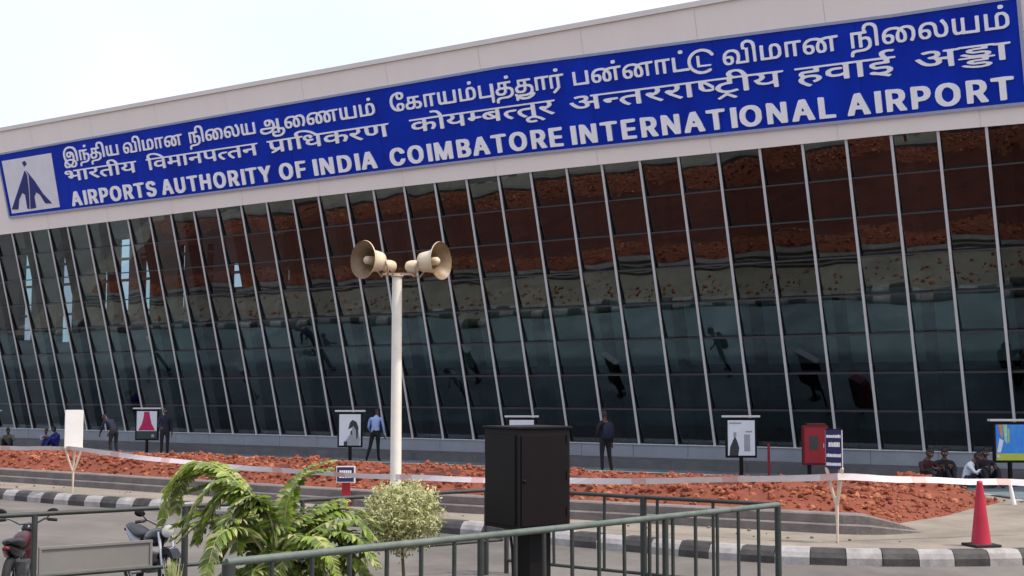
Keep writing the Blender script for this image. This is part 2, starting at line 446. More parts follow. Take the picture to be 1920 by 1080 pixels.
def soil():
    rnd = random.Random(3); b = MB(); rows = []; rim = []
    ns, no = 330, 64
    for i in range(ns + 1):
        s = 33.5 + (S_END - 33.5) * i / ns; row = []
        o1 = OUT_W - 0.32 + 0.5 * math.exp(-((s + 9) / 7) ** 2); o0 = IN_W + 0.3
        endf = min(1.0, (s - S_END) / 1.6)
        for k in range(no + 1):
            o = o0 + (o1 - o0) * k / no
            o_ = o; s_ = s + max(0.0, (o - 13.6) / 3.4) * 0.55 * (1 - endf)
            q = FP(s_, o_, 0)
            fr = math.exp(-((o - (o1 - 1.15)) / 0.62) ** 2); bk = math.exp(-((o - (o0 + 0.7)) / 0.6) ** 2); en = math.exp(-((s - (S_END + 1.5)) / 0.9) ** 2)
            amp = 1.0 + 0.55 * noise.noise(q * 0.42) + 0.25 * noise.noise(q * 1.1 + Vector((5, 2, 0)))
            z = 0.36 + (0.36 * fr + 0.14 * bk + 0.16 * en * (1 - fr)) * amp + 0.05 * noise.noise(q * 2.3) + 0.06 * noise.noise(q * 5.5)
            z = 0.17 + (z - 0.17) * min(1, 0.6 + k / 6, 0.75 + (no - k) / 12.0) * (max(0, endf) ** 0.6)
            row.append(Vector((q.x, q.y, z)))
            wgt = max(fr * max(.3, endf), 0.5 * bk, 0.75 * en, 0.5 if s < S_END + 1.3 else 0)
            if k > no - 6: wgt = max(wgt, 0.45)
            rim.append((row[-1], wgt, max(wgt, 0.7 if s < S_END + 2.2 else 0)))
        rows.append(row)
    b.grid(rows, M['bed'])
    i0 = len(b.f); 
    # the loose heap along the rims is paler, drier laterite than the bed between them
    mi = b.mi(M['soil'])
    for k in range(len(b.f)):
        vi = b.f[k][0]; w = rim[vi][2]
        if w > 0.16 + 0.18 * rnd.random(): b.m[k] = mi
    tag(b.build("laterite_soil"), "bed of orange red laterite soil heaped along its edges behind the low stone wall", "soil", kind='stuff')
    b = MB(); cand = [(p, w, o) for p, w, o in rim if w > 0.2]
    n = 0
    while n < 11000:
        p, w, o = rnd.choice(cand)
        if rnd.random() > w: continue
        n += 1
        r = rnd.choice((0.022, 0.026, 0.03, 0.035, 0.04, 0.045, 0.05, 0.06, 0.075)) * rnd.uniform(0.8, 1.25)
        if p.z < 0.3: r *= 0.6
        rot = Matrix.Rotation(rnd.uniform(0, 6.28), 3, 'Z') @ Matrix.Rotation(rnd.uniform(0, 3), 3, 'X')
        c = p + Vector((rnd.uniform(-.08, .08), rnd.uniform(-.08, .08), r * rnd.uniform(-.1, .45)))
        j0 = len(b.v)
        b.ball(c, (r, r * rnd.uniform(.6, 1), r * rnd.uniform(.5, .85)), M[rnd.choice(('clod', 'clod', 'soil', 'clod_pale'))], 6, 4, rot)
        for k in range(j0, len(b.v)):
            v = Vector(b.v[k]); b.v[k] = tuple(c + (v - c) * (1 + 0.5 * noise.noise(v * 15)))
    for _ in range(500):        # crumbs on the sandy margin next to the road
        q = FP(rnd.uniform(-16, 30), 7.9 + abs(rnd.gauss(0, .7)), 0.2); r = rnd.uniform(.03, .09)
        b.ball((q.x, q.y, 0.2 + r * .4), (r, r * .8, r * .6), M[rnd.choice(('clod', 'clod_pale', 'soil'))], 6, 4, Matrix.Rotation(rnd.uniform(0, 6), 3, 'Z'))
    for _ in range(70):
        p = Vector((rnd.uniform(-9, 9), 0, 0)); q = FP(rnd.uniform(-19, 6), rnd.uniform(17.4, 18.6), 0.2); r = rnd.uniform(.012, .035)
        b.ball((q.x, q.y, 0.205 + r * .4), (r, r * .8, r * .6), M[rnd.choice(('clod', 'stone'))], 6, 4)
    b.sm = [False] * len(b.sm)
    tag(b.build("soil_clods"), "broken clods of red laterite earth strewn thickly over the rims of the heap", "soil", kind='stuff')
soil()

# ------------------------------------------------------------------ the terminal
TOPT = [(34, 8.15), (24.8, 8.23), (16.3, 8.29), (9.8, 8.35), (2.9, 8.38), (-3.5, 8.39), (-10, 8.34), (-13.5, 8.32), (-17, 8.24), (-24, 8.1)]
def top_h(s): return lerp_tab(TOPT, s)
ROOF_H = 12.47
MULL = [-15.97, -14.76, -13.54, -12.32, -11.09, -9.84, -8.57, -7.32, -6.06, -4.77, -3.53, -2.22, -1.0, 0.24, 1.52, 2.8, 4.12, 5.34, 6.61, 7.81, 9.1, 10.38, 11.63, 12.87, 14.12, 15.33, 16.57, 17.8, 19.06, 20.26, 21.49, 22.68]
MULL = [-15.97 - 1.22 * k for k in range(6, 0, -1)] + MULL + [22.68 + 1.23 * k for k in range(1, 9)]
TRANS = [1.05, 2.1, 3.15, 4.2, 5.23, 6.27, 7.3]
S0, S1 = MULL[0], MULL[-1]
term = thing("terminal_building", (0, 44.0, 0), "long airport terminal with outward leaning dark glass facade under a pale pink fascia", "building")
def tpart(b, name, bevel=0):
    o = b.build(name, bevel=bevel); o.parent = term
    o.matrix_parent_inverse = Matrix.Translation((0, -44.0, 0))
    return o
def build_terminal():
    rnd = random.Random(11)
    # plinth of light cladding panels with open joints
    b = MB(); s = S0
    while s < S1:
        e = min(s + 1.87, S1)
        a0, a1 = s + 0.008, e - 0.008
        q = lambda ss, o, z: FP(ss, o, z)
        b.hexa([q(a1, 0.10, 0.28), q(a0, 0.10, 0.28), q(a0, -0.3, 0.28), q(a1, -0.3, 0.28), q(a1, 0.10, 0.665), q(a0, 0.10, 0.665), q(a0, -0.3, 0.665), q(a1, -0.3, 0.665)], M['tile'])
        s = e
    tpart(b, "plinth")
    b = MB()
    b.hexa([FP(S1, 0.07, 0.27), FP(S0, 0.07, 0.27), FP(S0, -0.32, 0.27), FP(S1, -0.32, 0.27), FP(S1, 0.07, 0.66), FP(S0, 0.07, 0.66), FP(S0, -0.32, 0.66), FP(S1, -0.32, 0.66)], M['gap'])
    b.hexa([FP(S1, 0.13, 0.667), FP(S0, 0.13, 0.667), FP(S0, -0.3, 0.667), FP(S1, -0.3, 0.667), FP(S1, 0.13, 0.692), FP(S0, 0.13, 0.692), FP(S0, -0.3, 0.692), FP(S1, -0.3, 0.692)], M['alu'])
    tpart(b, "sill")
    b = MB(); s = S0
    while s < S1:
        e = min(s + 2.4, S1)
        b.hexa([FP(e - .004, 1.25, 0), FP(s + .004, 1.25, 0), FP(s + .004, -0.3, 0), FP(e - .004, -0.3, 0), FP(e - .004, 1.22, 0.255), FP(s + .004, 1.22, 0.255), FP(s + .004, -0.3, 0.275), FP(e - .004, -0.3, 0.275)], M['step'])
        s = e
    tpart(b, "step")
    PANE_TILT = math.tan(R(5.5))       # each pane is set leaning a little further out than the frame, like shingles
    # glass, one panel of stacked panes per bay; every pane sits a hair out of true
    hs = [0.0] + TRANS
    for a, c in zip(MULL, MULL[1:]):
        b = MB(); sm = (a + c) / 2; gm = M[rnd.choice(('glass', 'glass', 'glass', 'glass_b', 'glass_b', 'glass_c'))]
        for k, h0 in enumerate(hs):
            h1 = hs[k + 1] if k + 1 < len(hs) else top_h(sm) + 0.05
            tx, ty, t0 = (rnd.gauss(0, 0.0035) for _ in range(3)); ty += PANE_TILT / 2
            P = []
            for ss, hh in ((c, h0), (a, h0), (a, h1), (c, h1)):
                P.append(WP(ss, hh, -0.035 + (ss - sm) * tx * 2 + (hh - (h0 + h1) / 2) * ty * 2 + t0))
            b.poly(P, gm)
        tpart(b, "glass_panel")
    for s in MULL:
        b = MB(); h1 = top_h(s) + 0.02
        w = 0.036
        P = lambda h, o: [WP(s + w, h, o), WP(s - w, h, o)]
        for (o0, o1, ww, m) in ((0.055, 0.030, w, 'alu'), (0.030, -0.11, w - 0.006, 'gasket')):
            b.hexa([WP(s + ww, 0, o0), WP(s - ww, 0, o0), WP(s - ww, 0, o1), WP(s + ww, 0, o1), WP(s + ww, h1, o0), WP(s - ww, h1, o0), WP(s - ww, h1, o1), WP(s + ww, h1, o1)], M[m])
        tpart(b, "mullion")
    for h in TRANS:
        b = MB(); w = 0.015
        for a, c in zip(MULL, MULL[1:]):
            a_, c_ = a + 0.045, c - 0.045
            b.hexa([WP(c_, h - w, 0.03), WP(a_, h - w, 0.03), WP(a_, h - w, -0.09), WP(c_, h - w, -0.09), WP(c_, h + w, 0.03), WP(a_, h + w, 0.03), WP(a_, h + w, -0.09), WP(c_, h + w, -0.09)], M['transom'])
        tpart(b, "transom")
    # steel props behind every second mullion
    for i, s in enumerate(MULL):
        if i % 2: continue
        b = MB(); w = 0.13; ss = s - 0.32
        b.hexa([WP(ss + w, -.1, -0.35), WP(ss - w, -.1, -0.35), WP(ss - w, -.1, -0.7), WP(ss + w, -.1, -0.7), WP(ss + w, 8.6, -0.35), WP(ss - w, 8.6, -0.35), WP(ss - w, 8.6, -0.7), WP(ss + w, 8.6, -0.7)], M['col'])
        tpart(b, "column")
    # fascia: big panels with fine joints
    b = MB(); s = S0; k = 0; H1 = 12.32; Hm = 10.4
    while s < S1 - 0.01:
        e = min(s + 3.72, S1); n = 4
        for (ha, hb_) in ((None, Hm), (Hm, H1)):
            g = 0.005
            lo = [top_h(s + (e - s) * j / n) if ha is None else ha + g for j in range(n + 1)]
            ss = [s + g + (e - s - 2 * g) * j / n for j in range(n + 1)]
            off = 0.10 + rnd.uniform(-0.002, 0.002)
            front = [[WP(x, l, off) for x, l in zip(ss, lo)], [WP(x, hb_ - g, off) for x in ss]]
            b.grid([front[1], front[0]], M['fascia'], smooth=False)
        s = e
    tpart(b, "fascia")
    b = MB(); n = 40
    ss = [S0 + (S1 - S0) * j / n for j in range(n + 1)]
    b.grid([[WP(x, H1, 0.085) for x in ss], [WP(x, top_h(x), 0.085) for x in ss]], M['gap'], smooth=False)
    b.grid([[WP(x, top_h(x), 0.10) for x in ss], [WP(x, top_h(x) + 0.004, -0.12) for x in ss]], M['cap'], smooth=False)
    tpart(b, "fascia_backing")
    b = MB()
    back = -N_ * 20
    for (h0, h1, o) in ((12.325, ROOF_H, 0.17),):
        b.hexa([WP(S1, h0, o), WP(S0, h0, o), WP(S0, h0, -0.4), WP(S1, h0, -0.4), WP(S1, h1, o), WP(S0, h1, o), WP(S0, h1 + .02, -0.4), WP(S1, h1 + .02, -0.4)], M['cap'])
    tpart(b, "roof_edge")
    b = MB()
    p = [WP(S1, 12.3, -0.1), WP(S0, 12.3, -0.1)]
    q = [p[1] - N_ * 22 + Z_ * 0.3, p[0] - N_ * 22 + Z_ * 0.3]
    b.hexa([p[0] - Z_ * .4, p[1] - Z_ * .4, q[0] - Z_ * .4, q[1] - Z_ * .4, p[0], p[1], q[0], q[1]], M['inner_slab'])
    tpart(b, "roof")
    # what shows through the glass
    b = MB()
    b.hexa([FP(S1, -.05, 0.1), FP(S0, -.05, 0.1), FP(S0, -17, 0.1), FP(S1, -17, 0.1), FP(S1, -.05, 0.688), FP(S0, -.05, 0.688), FP(S0, -17, 0.688), FP(S1, -17, 0.688)], M['inner_floor'])
    tpart(b, "interior_floor")
    b = MB()
    b.hexa([FP(14, -2.4, 4.75), FP(S0, -2.4, 4.75), FP(S0, -17, 4.75), FP(14, -17, 4.75), FP(14, -2.4, 5.3), FP(S0, -2.4, 5.3), FP(S0, -17, 5.3), FP(14, -17, 5.3)], M['inner_slab'])
    tpart(b, "interior_slab")
    b = MB()
    b.hexa([FP(20, -2.0, 3.15), FP(S0, -2.0, 3.15), FP(S0, -2.3, 3.15), FP(20, -2.3, 3.15), FP(20, -2.0, 5.32), FP(S0, -2.0, 5.32), FP(S0, -2.3, 5.32), FP(20, -2.3, 5.32)], M['teal'])
    tpart(b, "interior_bulkhead")
    b = MB()
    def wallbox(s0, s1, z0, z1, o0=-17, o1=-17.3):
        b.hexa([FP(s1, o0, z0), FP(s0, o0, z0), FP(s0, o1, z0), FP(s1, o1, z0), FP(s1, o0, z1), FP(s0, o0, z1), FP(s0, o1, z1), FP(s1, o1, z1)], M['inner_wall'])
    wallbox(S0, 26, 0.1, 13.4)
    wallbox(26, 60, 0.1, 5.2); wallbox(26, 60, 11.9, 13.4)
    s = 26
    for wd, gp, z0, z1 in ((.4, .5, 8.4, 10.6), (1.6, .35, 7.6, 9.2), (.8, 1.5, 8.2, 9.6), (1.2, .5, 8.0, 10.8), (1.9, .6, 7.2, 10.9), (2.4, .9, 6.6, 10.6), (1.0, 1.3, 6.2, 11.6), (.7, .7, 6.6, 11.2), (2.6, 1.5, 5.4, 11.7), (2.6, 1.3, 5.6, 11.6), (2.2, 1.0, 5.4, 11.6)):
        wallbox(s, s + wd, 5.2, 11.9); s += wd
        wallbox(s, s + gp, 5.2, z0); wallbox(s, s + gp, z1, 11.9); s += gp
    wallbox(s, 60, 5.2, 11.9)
    tpart(b, "interior_wall")
    b = MB(); b.poly([FP(26, -17.25, 5.1), FP(56, -17.25, 5.1), FP(56, -17.25, 12), FP(26, -17.25, 12)], M['back_glass'])
    tpart(b, "rear_window")
    b = MB()
    for z in (7.1, 9.0, 10.3):
        b.hexa([FP(56, -17.05, z), FP(26, -17.05, z), FP(26, -17.2, z), FP(56, -17.2, z), FP(56, -17.05, z + .12), FP(26, -17.05, z + .12), FP(26, -17.2, z + .12), FP(56, -17.2, z + .12)], M['col'])
    tpart(b, "window_bar")
    b = MB()
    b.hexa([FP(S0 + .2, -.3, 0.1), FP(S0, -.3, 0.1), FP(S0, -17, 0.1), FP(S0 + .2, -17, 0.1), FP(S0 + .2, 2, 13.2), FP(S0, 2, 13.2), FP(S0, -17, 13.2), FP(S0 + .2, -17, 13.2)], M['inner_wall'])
    tpart(b, "end_wall")
build_terminal()

# ------------------------------------------------------------------ the big sign
BOW = [(-17, 8.75), (-10, 8.86), (-1.6, 8.975), (3.7, 8.97), (9.5, 8.95), (23.75, 8.925)]
TOPS = [(-17, 11.19), (-14, 11.22), (-10.5, 11.33), (-1.9, 11.56), (8.9, 11.51), (19.9, 11.45), (23.6, 11.41)]
def bow(s): return lerp_tab(BOW, s)
WORDS = {
'T0': '16,-36 10,-34 5,-30 2,-26 0,-17 0,-13 2,-4 10,7 6,19 4,28 4,34 3,38 4,52 8,65 10,69 16,77 24,84 30,88 36,90 45,92 50,93 54,94 63,93 76,91 83,89 89,86 93,84 100,77 107,65 110,54 110,50 111,47 111,0 110,-1 108,-2 101,-1 100,0 100,34 99,38 99,46 94,62 90,69 85,74 75,80 67,82 51,82 39,79 33,76 28,72 23,67 20,62 17,56 15,47 15,34 16,27 21,14 22,13 35,16 42,17 46,18 62,16 69,15 71,15 73,17 74,25 73,35 69,45 65,48 64,48 64,47 65,41 64,36 62,32 58,29 52,26 40,26 35,28 32,30 29,33 27,39 27,48 28,52 31,56 35,59 45,62 60,62 67,60 71,58 76,54 80,50 83,44 85,35 85,18 83,10 84,8 92,1 96,-6 97,-10 97,-20 95,-27 91,-30 88,-33 80,-36 64,-36 58,-35 49,-32 32,-36|126,-36 125,-35 124,-33 124,-23 126,-17 131,-12 135,-10 141,-9 168,-8 178,-6 183,-4 186,0 189,3 191,11 191,17 190,22 186,27 183,29 179,30 174,29 170,27 169,25 169,1 168,-1 166,-2 158,-1 157,1 157,50 155,51 142,52 141,51 140,49 140,0 138,-1 130,-1 129,0 129,6 129,59 130,61 131,62 185,62 187,61 188,60 187,52 185,52 170,51 169,49 169,39 170,38 177,40 184,40 192,37 197,32 200,29 202,22 202,5 200,-2 197,-7 193,-10 189,-13 182,-16 171,-18 147,-18 142,-20 138,-22 136,-25 135,-36 133,-36|212,-36 211,-36 211,-34 211,-21 215,-14 218,-12 222,-10 228,-9 258,-8 265,-7 271,-5 275,-2 279,1 281,5 282,11 281,16 277,22 270,25 263,26 262,25 262,16 260,9 256,4 250,0 243,-2 228,-2 223,-1 215,4 213,7 211,12 211,20 213,25 215,29 222,34 223,35 223,59 223,61 225,62 261,62 263,62 264,64 263,67 263,73 265,81 267,84 271,88 274,90 279,92 285,93 292,93 297,92 302,90 308,87 310,84 314,79 316,70 317,68 317,59 318,55 318,1 317,-1 315,-2 308,-2 307,-1 306,0 306,60 304,71 301,77 297,80 292,82 283,82 280,80 277,77 275,71 275,66 276,62 281,61 283,60 282,52 280,52 263,51 262,49 262,39 262,37 263,37 273,35 281,32 284,30 290,25 292,21 293,15 293,4 290,-4 287,-8 284,-11 278,-14 273,-16 262,-18 234,-18 228,-20 225,-22 223,-25 222,-29 223,-35 222,-36|20,-26 33,-26 36,-25 36,-24 22,-11 18,-6 16,-4 15,-5 12,-12 12,-17 14,-22 16,-24|63,-26 76,-26 79,-25 83,-22 85,-19 86,-14 85,-10 82,-5 79,-3 78,-3 70,-16 61,-24 61,-25|47,-19 50,-19 58,-12 67,0 68,3 67,4 59,6 48,8 37,6 32,5 27,3 27,2 29,-2 35,-10|346,-2 342,0 338,4 336,8 335,13 335,59 336,61 344,61 346,60 346,21 347,13 349,10 353,8 357,8 360,10 364,13 364,59 365,61 373,62 375,61 376,60 376,26 376,11 376,9 377,9 409,8 411,9 412,11 412,60 413,61 422,61 423,59 423,1 422,-1 420,-2 366,-2 362,0 357,-2|231,8 233,8 241,8 245,10 248,12 251,19 251,25 249,26 243,26 234,26 229,25 226,24 223,20 223,13 226,10|45,35 46,35 50,36 53,39 54,42 54,47 52,51 49,53 47,53 42,51 39,48 38,46 38,40 42,36|235,37 236,36 250,37 251,39 251,49 250,51 248,52 235,51 234,49 234,39|171,74 169,76 168,78 168,84 169,87 173,89 180,89 183,87 184,85 184,77 181,74 179,74',
'T1': '16,-2 8,2 5,5 2,11 1,15 0,23 0,30 1,33 1,37 4,46 7,50 14,56 20,60 28,62 42,62 48,61 54,58 58,56 61,53 66,44 68,33 68,27 67,24 67,20 64,10 64,9 66,8 88,8 90,9 90,11 90,54 88,55 80,56 78,56 76,63 76,76 78,82 83,88 92,92 98,94 104,93 110,92 116,90 123,84 126,80 128,75 130,63 130,1 129,-1 126,-2 120,-1 119,0 119,50 118,54 118,64 117,69 114,76 110,80 104,82 98,82 92,80 90,78 88,75 87,69 88,63 90,61 100,61 101,60 101,1 100,-1 98,-2 54,-2 52,-1 50,2 50,6 55,18 56,24 56,32 55,38 52,44 46,49 42,51 38,52 32,52 26,51 20,48 14,40 13,36 14,35 20,36 28,36 36,34 40,29 42,25 42,10 38,3 32,-1 28,-2|324,-2 319,0 314,6 310,12 309,18 309,34 311,42 316,50 320,54 324,57 334,61 340,62 358,62 364,61 376,57 384,59 394,61 436,62 437,61 438,59 438,53 437,52 422,51 420,50 420,0 418,-1 410,-1 408,-1 408,1 408,43 408,50 406,51 396,51 386,49 385,48 386,46 392,38 395,28 395,12 393,6 391,3 386,-1 382,-2 370,-2 365,0 360,5 357,15 357,26 358,32 361,40 366,47 366,49 360,51 354,52 344,52 338,51 332,48 327,45 323,40 322,36 322,35 328,36 336,36 341,35 346,32 350,26 351,21 351,14 350,9 348,5 342,0 336,-2|148,-1 148,-1 147,1 147,59 148,61 150,62 156,62 158,61 159,60 159,11 160,9 160,9 180,8 182,9 182,11 182,46 184,52 184,54 187,58 192,61 196,62 210,62 214,60 219,57 225,47 227,38 227,19 226,14 223,8 218,4 216,2 210,0 204,-1|244,-1 242,-1 242,1 242,59 243,61 244,62 300,62 302,61 303,59 303,53 302,52 286,52 284,51 284,49 284,29 284,0 283,-1 282,-2 273,-1 272,1 272,50 271,51 270,52 254,51 253,49 253,0 252,-1|21,7 24,7 28,8 30,11 31,15 31,20 28,24 26,26 22,26 18,26 14,24 11,21 12,16 14,12 18,8|329,7 332,7 336,8 339,12 340,16 340,19 337,24 334,26 332,26 328,26 324,25 322,24 320,21 320,17 322,12 325,9|375,7 378,7 381,9 383,13 384,19 383,27 381,34 376,40 374,41 371,35 369,28 368,20 369,13 370,11 372,8|194,9 202,9 206,10 210,12 214,17 216,27 216,31 215,39 213,45 211,48 208,50 206,52 200,52 196,50 194,46 193,40 193,11',
'T2': '2,-36 1,-36 0,-32 0,-24 1,-19 4,-15 7,-12 12,-10 18,-9 45,-8 54,-6 59,-4 63,1 66,5 67,11 67,19 63,27 59,29 55,30 50,29 46,27 45,25 45,1 44,-1 42,-2 34,-1 33,1 33,50 31,51 17,51 16,51 16,49 16,0 14,-1 6,-1 5,1 5,59 5,61 7,62 47,62 49,63 49,77 51,82 54,86 59,90 64,92 70,93 77,93 86,91 92,88 99,80 101,75 103,62 103,1 102,-1 100,-2 93,-2 92,-1 91,0 91,63 89,72 86,76 82,80 77,82 69,82 65,80 63,78 60,71 60,68 61,63 64,60 63,52 61,52 46,51 45,49 45,40 45,39 46,38 53,40 61,40 69,37 72,35 75,31 78,24 78,17 79,14 78,11 78,5 77,0 75,-4 72,-8 68,-11 61,-15 55,-17 46,-18 22,-19 18,-20 14,-22 12,-25 11,-36 9,-36|132,-2 129,-1 125,2 121,6 119,10 117,18 117,32 119,41 124,50 127,54 134,58 142,61 148,62 165,62 171,61 182,57 191,61 196,62 209,62 219,59 225,55 230,48 233,36 233,21 231,12 226,1 223,-2 221,-2 214,1 213,3 219,14 221,22 221,36 219,42 215,46 211,50 205,52 198,52 193,51 192,50 192,49 198,42 202,33 203,27 203,12 202,8 200,4 195,0 189,-2 179,-2 173,0 170,3 166,10 165,16 165,24 166,32 168,38 173,47 173,49 171,50 161,52 152,52 146,51 139,48 132,41 130,36 131,35 135,36 144,36 148,35 153,32 156,30 159,23 159,13 157,6 154,2 150,0 144,-2|260,-2 253,1 248,7 245,16 245,23 244,26 245,29 245,36 247,43 250,49 254,54 258,57 261,59 271,62 284,62 291,61 299,56 303,53 307,44 308,37 308,22 310,14 315,9 319,8 323,8 328,10 332,16 333,21 333,31 332,37 330,43 327,49 320,58 320,61 327,66 329,66 332,63 337,56 342,46 344,39 345,31 345,23 344,15 341,8 338,3 334,0 326,-2 315,-2 309,-1 305,2 301,6 298,12 297,17 296,36 294,44 291,48 287,50 281,52 276,52 270,51 265,48 260,43 257,36 258,35 263,36 272,36 279,34 284,29 286,25 287,19 286,10 283,5 277,-1 272,-2|371,-2 368,-1 364,2 361,7 360,11 359,18 359,59 360,61 368,62 370,61 371,60 371,16 372,12 374,9 377,8 381,8 386,10 389,14 389,59 390,61 398,61 400,60 400,25 400,10 401,9 433,8 435,9 436,11 436,60 437,61 438,62 447,61 448,59 448,1 447,-1 445,-2 391,-2 387,0 381,-2|138,7 140,7 144,8 147,11 148,16 148,19 146,23 142,26 138,26 132,25 128,22 128,20 129,15 131,11 133,9|183,7 185,7 189,9 191,12 192,17 192,23 191,29 188,36 185,40 183,41 182,41 180,38 177,28 177,14 179,10|265,7 268,7 272,9 275,12 276,16 275,21 273,24 269,26 266,26 263,26 260,25 256,23 255,21 256,16 258,12 261,8',
'T3': '88,-36 83,-35 76,-32 73,-30 70,-26 68,-20 68,-16 70,-10 72,-7 78,-4 91,-5 95,-6 97,-7 97,-9 95,-15 93,-15 86,-14 83,-14 81,-15 79,-17 79,-19 80,-21 84,-24 91,-26 108,-26 114,-25 121,-22 124,-20 129,-16 131,-12 132,-7 130,-2 125,1 118,1 114,-1 113,-3 113,-14 112,-15 110,-16 102,-15 101,-14 101,7 100,9 99,9 86,9 81,2 75,-4 71,-6 61,-11 48,-14 42,-15 39,-15 30,-16 20,-14 13,-12 9,-10 5,-7 2,-3 0,3 0,9 3,15 7,18 12,20 61,20 74,20 77,21 77,32 76,37 73,43 69,46 68,46 67,35 64,30 60,28 55,26 41,26 34,30 32,34 30,39 30,48 33,55 35,58 42,61 47,62 60,62 68,60 72,58 76,56 81,51 87,41 89,31 89,20 98,20 100,20 101,22 101,60 102,61 111,61 112,61 113,59 113,11 114,10 119,11 128,11 135,9 141,2 143,-4 143,-12 142,-17 136,-25 132,-29 126,-32 111,-36|31,-5 36,-6 40,-5 46,-4 57,-1 63,2 70,7 70,9 52,10 16,10 14,9 12,7 12,4 15,0 23,-4|163,-2 158,0 152,6 149,12 148,18 148,34 150,42 155,50 159,54 163,57 173,61 179,62 196,62 202,61 213,57 219,60 226,62 240,62 245,61 251,58 259,51 263,42 264,35 264,23 263,16 258,3 254,-2 252,-2 247,0 244,3 251,17 252,24 252,36 249,44 245,48 241,50 235,52 228,52 224,51 223,50 230,40 233,32 234,26 234,12 232,6 230,3 224,-1 220,-2 210,-2 204,0 200,4 198,7 196,15 196,26 197,32 198,36 204,48 204,49 198,51 192,52 182,52 176,51 170,48 166,45 162,40 160,36 161,35 166,36 175,36 180,35 184,32 189,26 190,21 190,14 189,9 187,5 181,0 175,-2|291,-2 283,2 278,9 276,15 276,19 275,22 275,30 276,37 278,43 282,49 287,54 291,57 300,61 307,62 324,62 333,60 341,57 349,60 358,62 373,62 381,60 388,57 395,59 406,61 448,61 450,60 450,54 449,52 433,51 432,50 432,1 431,-1 422,-2 421,-1 420,0 420,49 419,51 417,52 406,51 399,49 399,47 402,43 406,34 407,26 407,12 406,8 403,3 399,0 394,-2 381,-2 377,0 373,4 370,11 369,18 369,23 371,35 379,49 377,50 369,52 359,52 352,50 351,49 351,48 354,44 358,39 361,30 362,25 362,17 361,10 358,4 354,0 351,-1 348,-2 336,-2 333,-1 329,2 326,6 324,13 324,29 326,37 332,47 331,49 326,51 320,52 308,52 301,50 295,46 291,42 289,38 288,36 289,35 294,36 303,36 310,34 314,29 317,25 317,10 316,7 313,3 307,-1 303,-2|471,-2 467,0 463,4 460,14 460,59 461,61 469,61 471,60 471,23 472,20 472,13 474,10 478,8 482,8 485,10 489,13 489,59 490,61 498,62 500,61 501,60 501,25 501,10 502,9 534,8 536,9 537,11 537,60 538,61 539,62 548,61 549,59 549,1 548,-1 546,-2 491,-2 487,0 482,-2|567,-1 566,-1 566,1 566,59 566,61 568,62 574,62 576,61 577,60 577,11 577,9 578,9 597,8 599,9 600,11 600,44 602,52 604,56 606,58 614,62 627,62 634,59 638,56 643,49 646,35 646,22 643,10 639,6 634,2 629,0 623,-1|168,7 170,7 175,8 178,12 179,16 178,21 176,24 172,26 170,26 166,26 163,25 160,24 159,21 159,17 161,12 164,9|214,7 218,8 220,9 222,13 223,19 222,27 220,34 215,40 213,41 212,40 210,36 208,29 207,21 209,12 211,8|296,7 298,7 302,8 305,11 306,15 306,20 304,24 300,26 296,26 293,26 289,24 286,21 288,13 292,8|341,7 343,7 346,8 349,11 350,15 350,27 347,35 343,40 341,41 340,40 337,34 335,25 335,15 337,10|387,7 389,7 393,9 396,16 396,24 395,29 393,35 389,40 387,42 385,39 383,35 381,27 381,14 383,10|613,9 620,9 624,10 630,13 633,18 634,23 634,35 632,44 629,48 627,50 623,52 619,52 615,50 612,45 612,11|47,35 49,35 53,36 55,38 57,40 57,46 56,50 53,53 51,53 45,51 42,48 41,46 41,40 43,37|616,74 614,76 613,78 613,86 615,88 617,89 625,89 628,87 629,85 629,77 626,74 624,74',
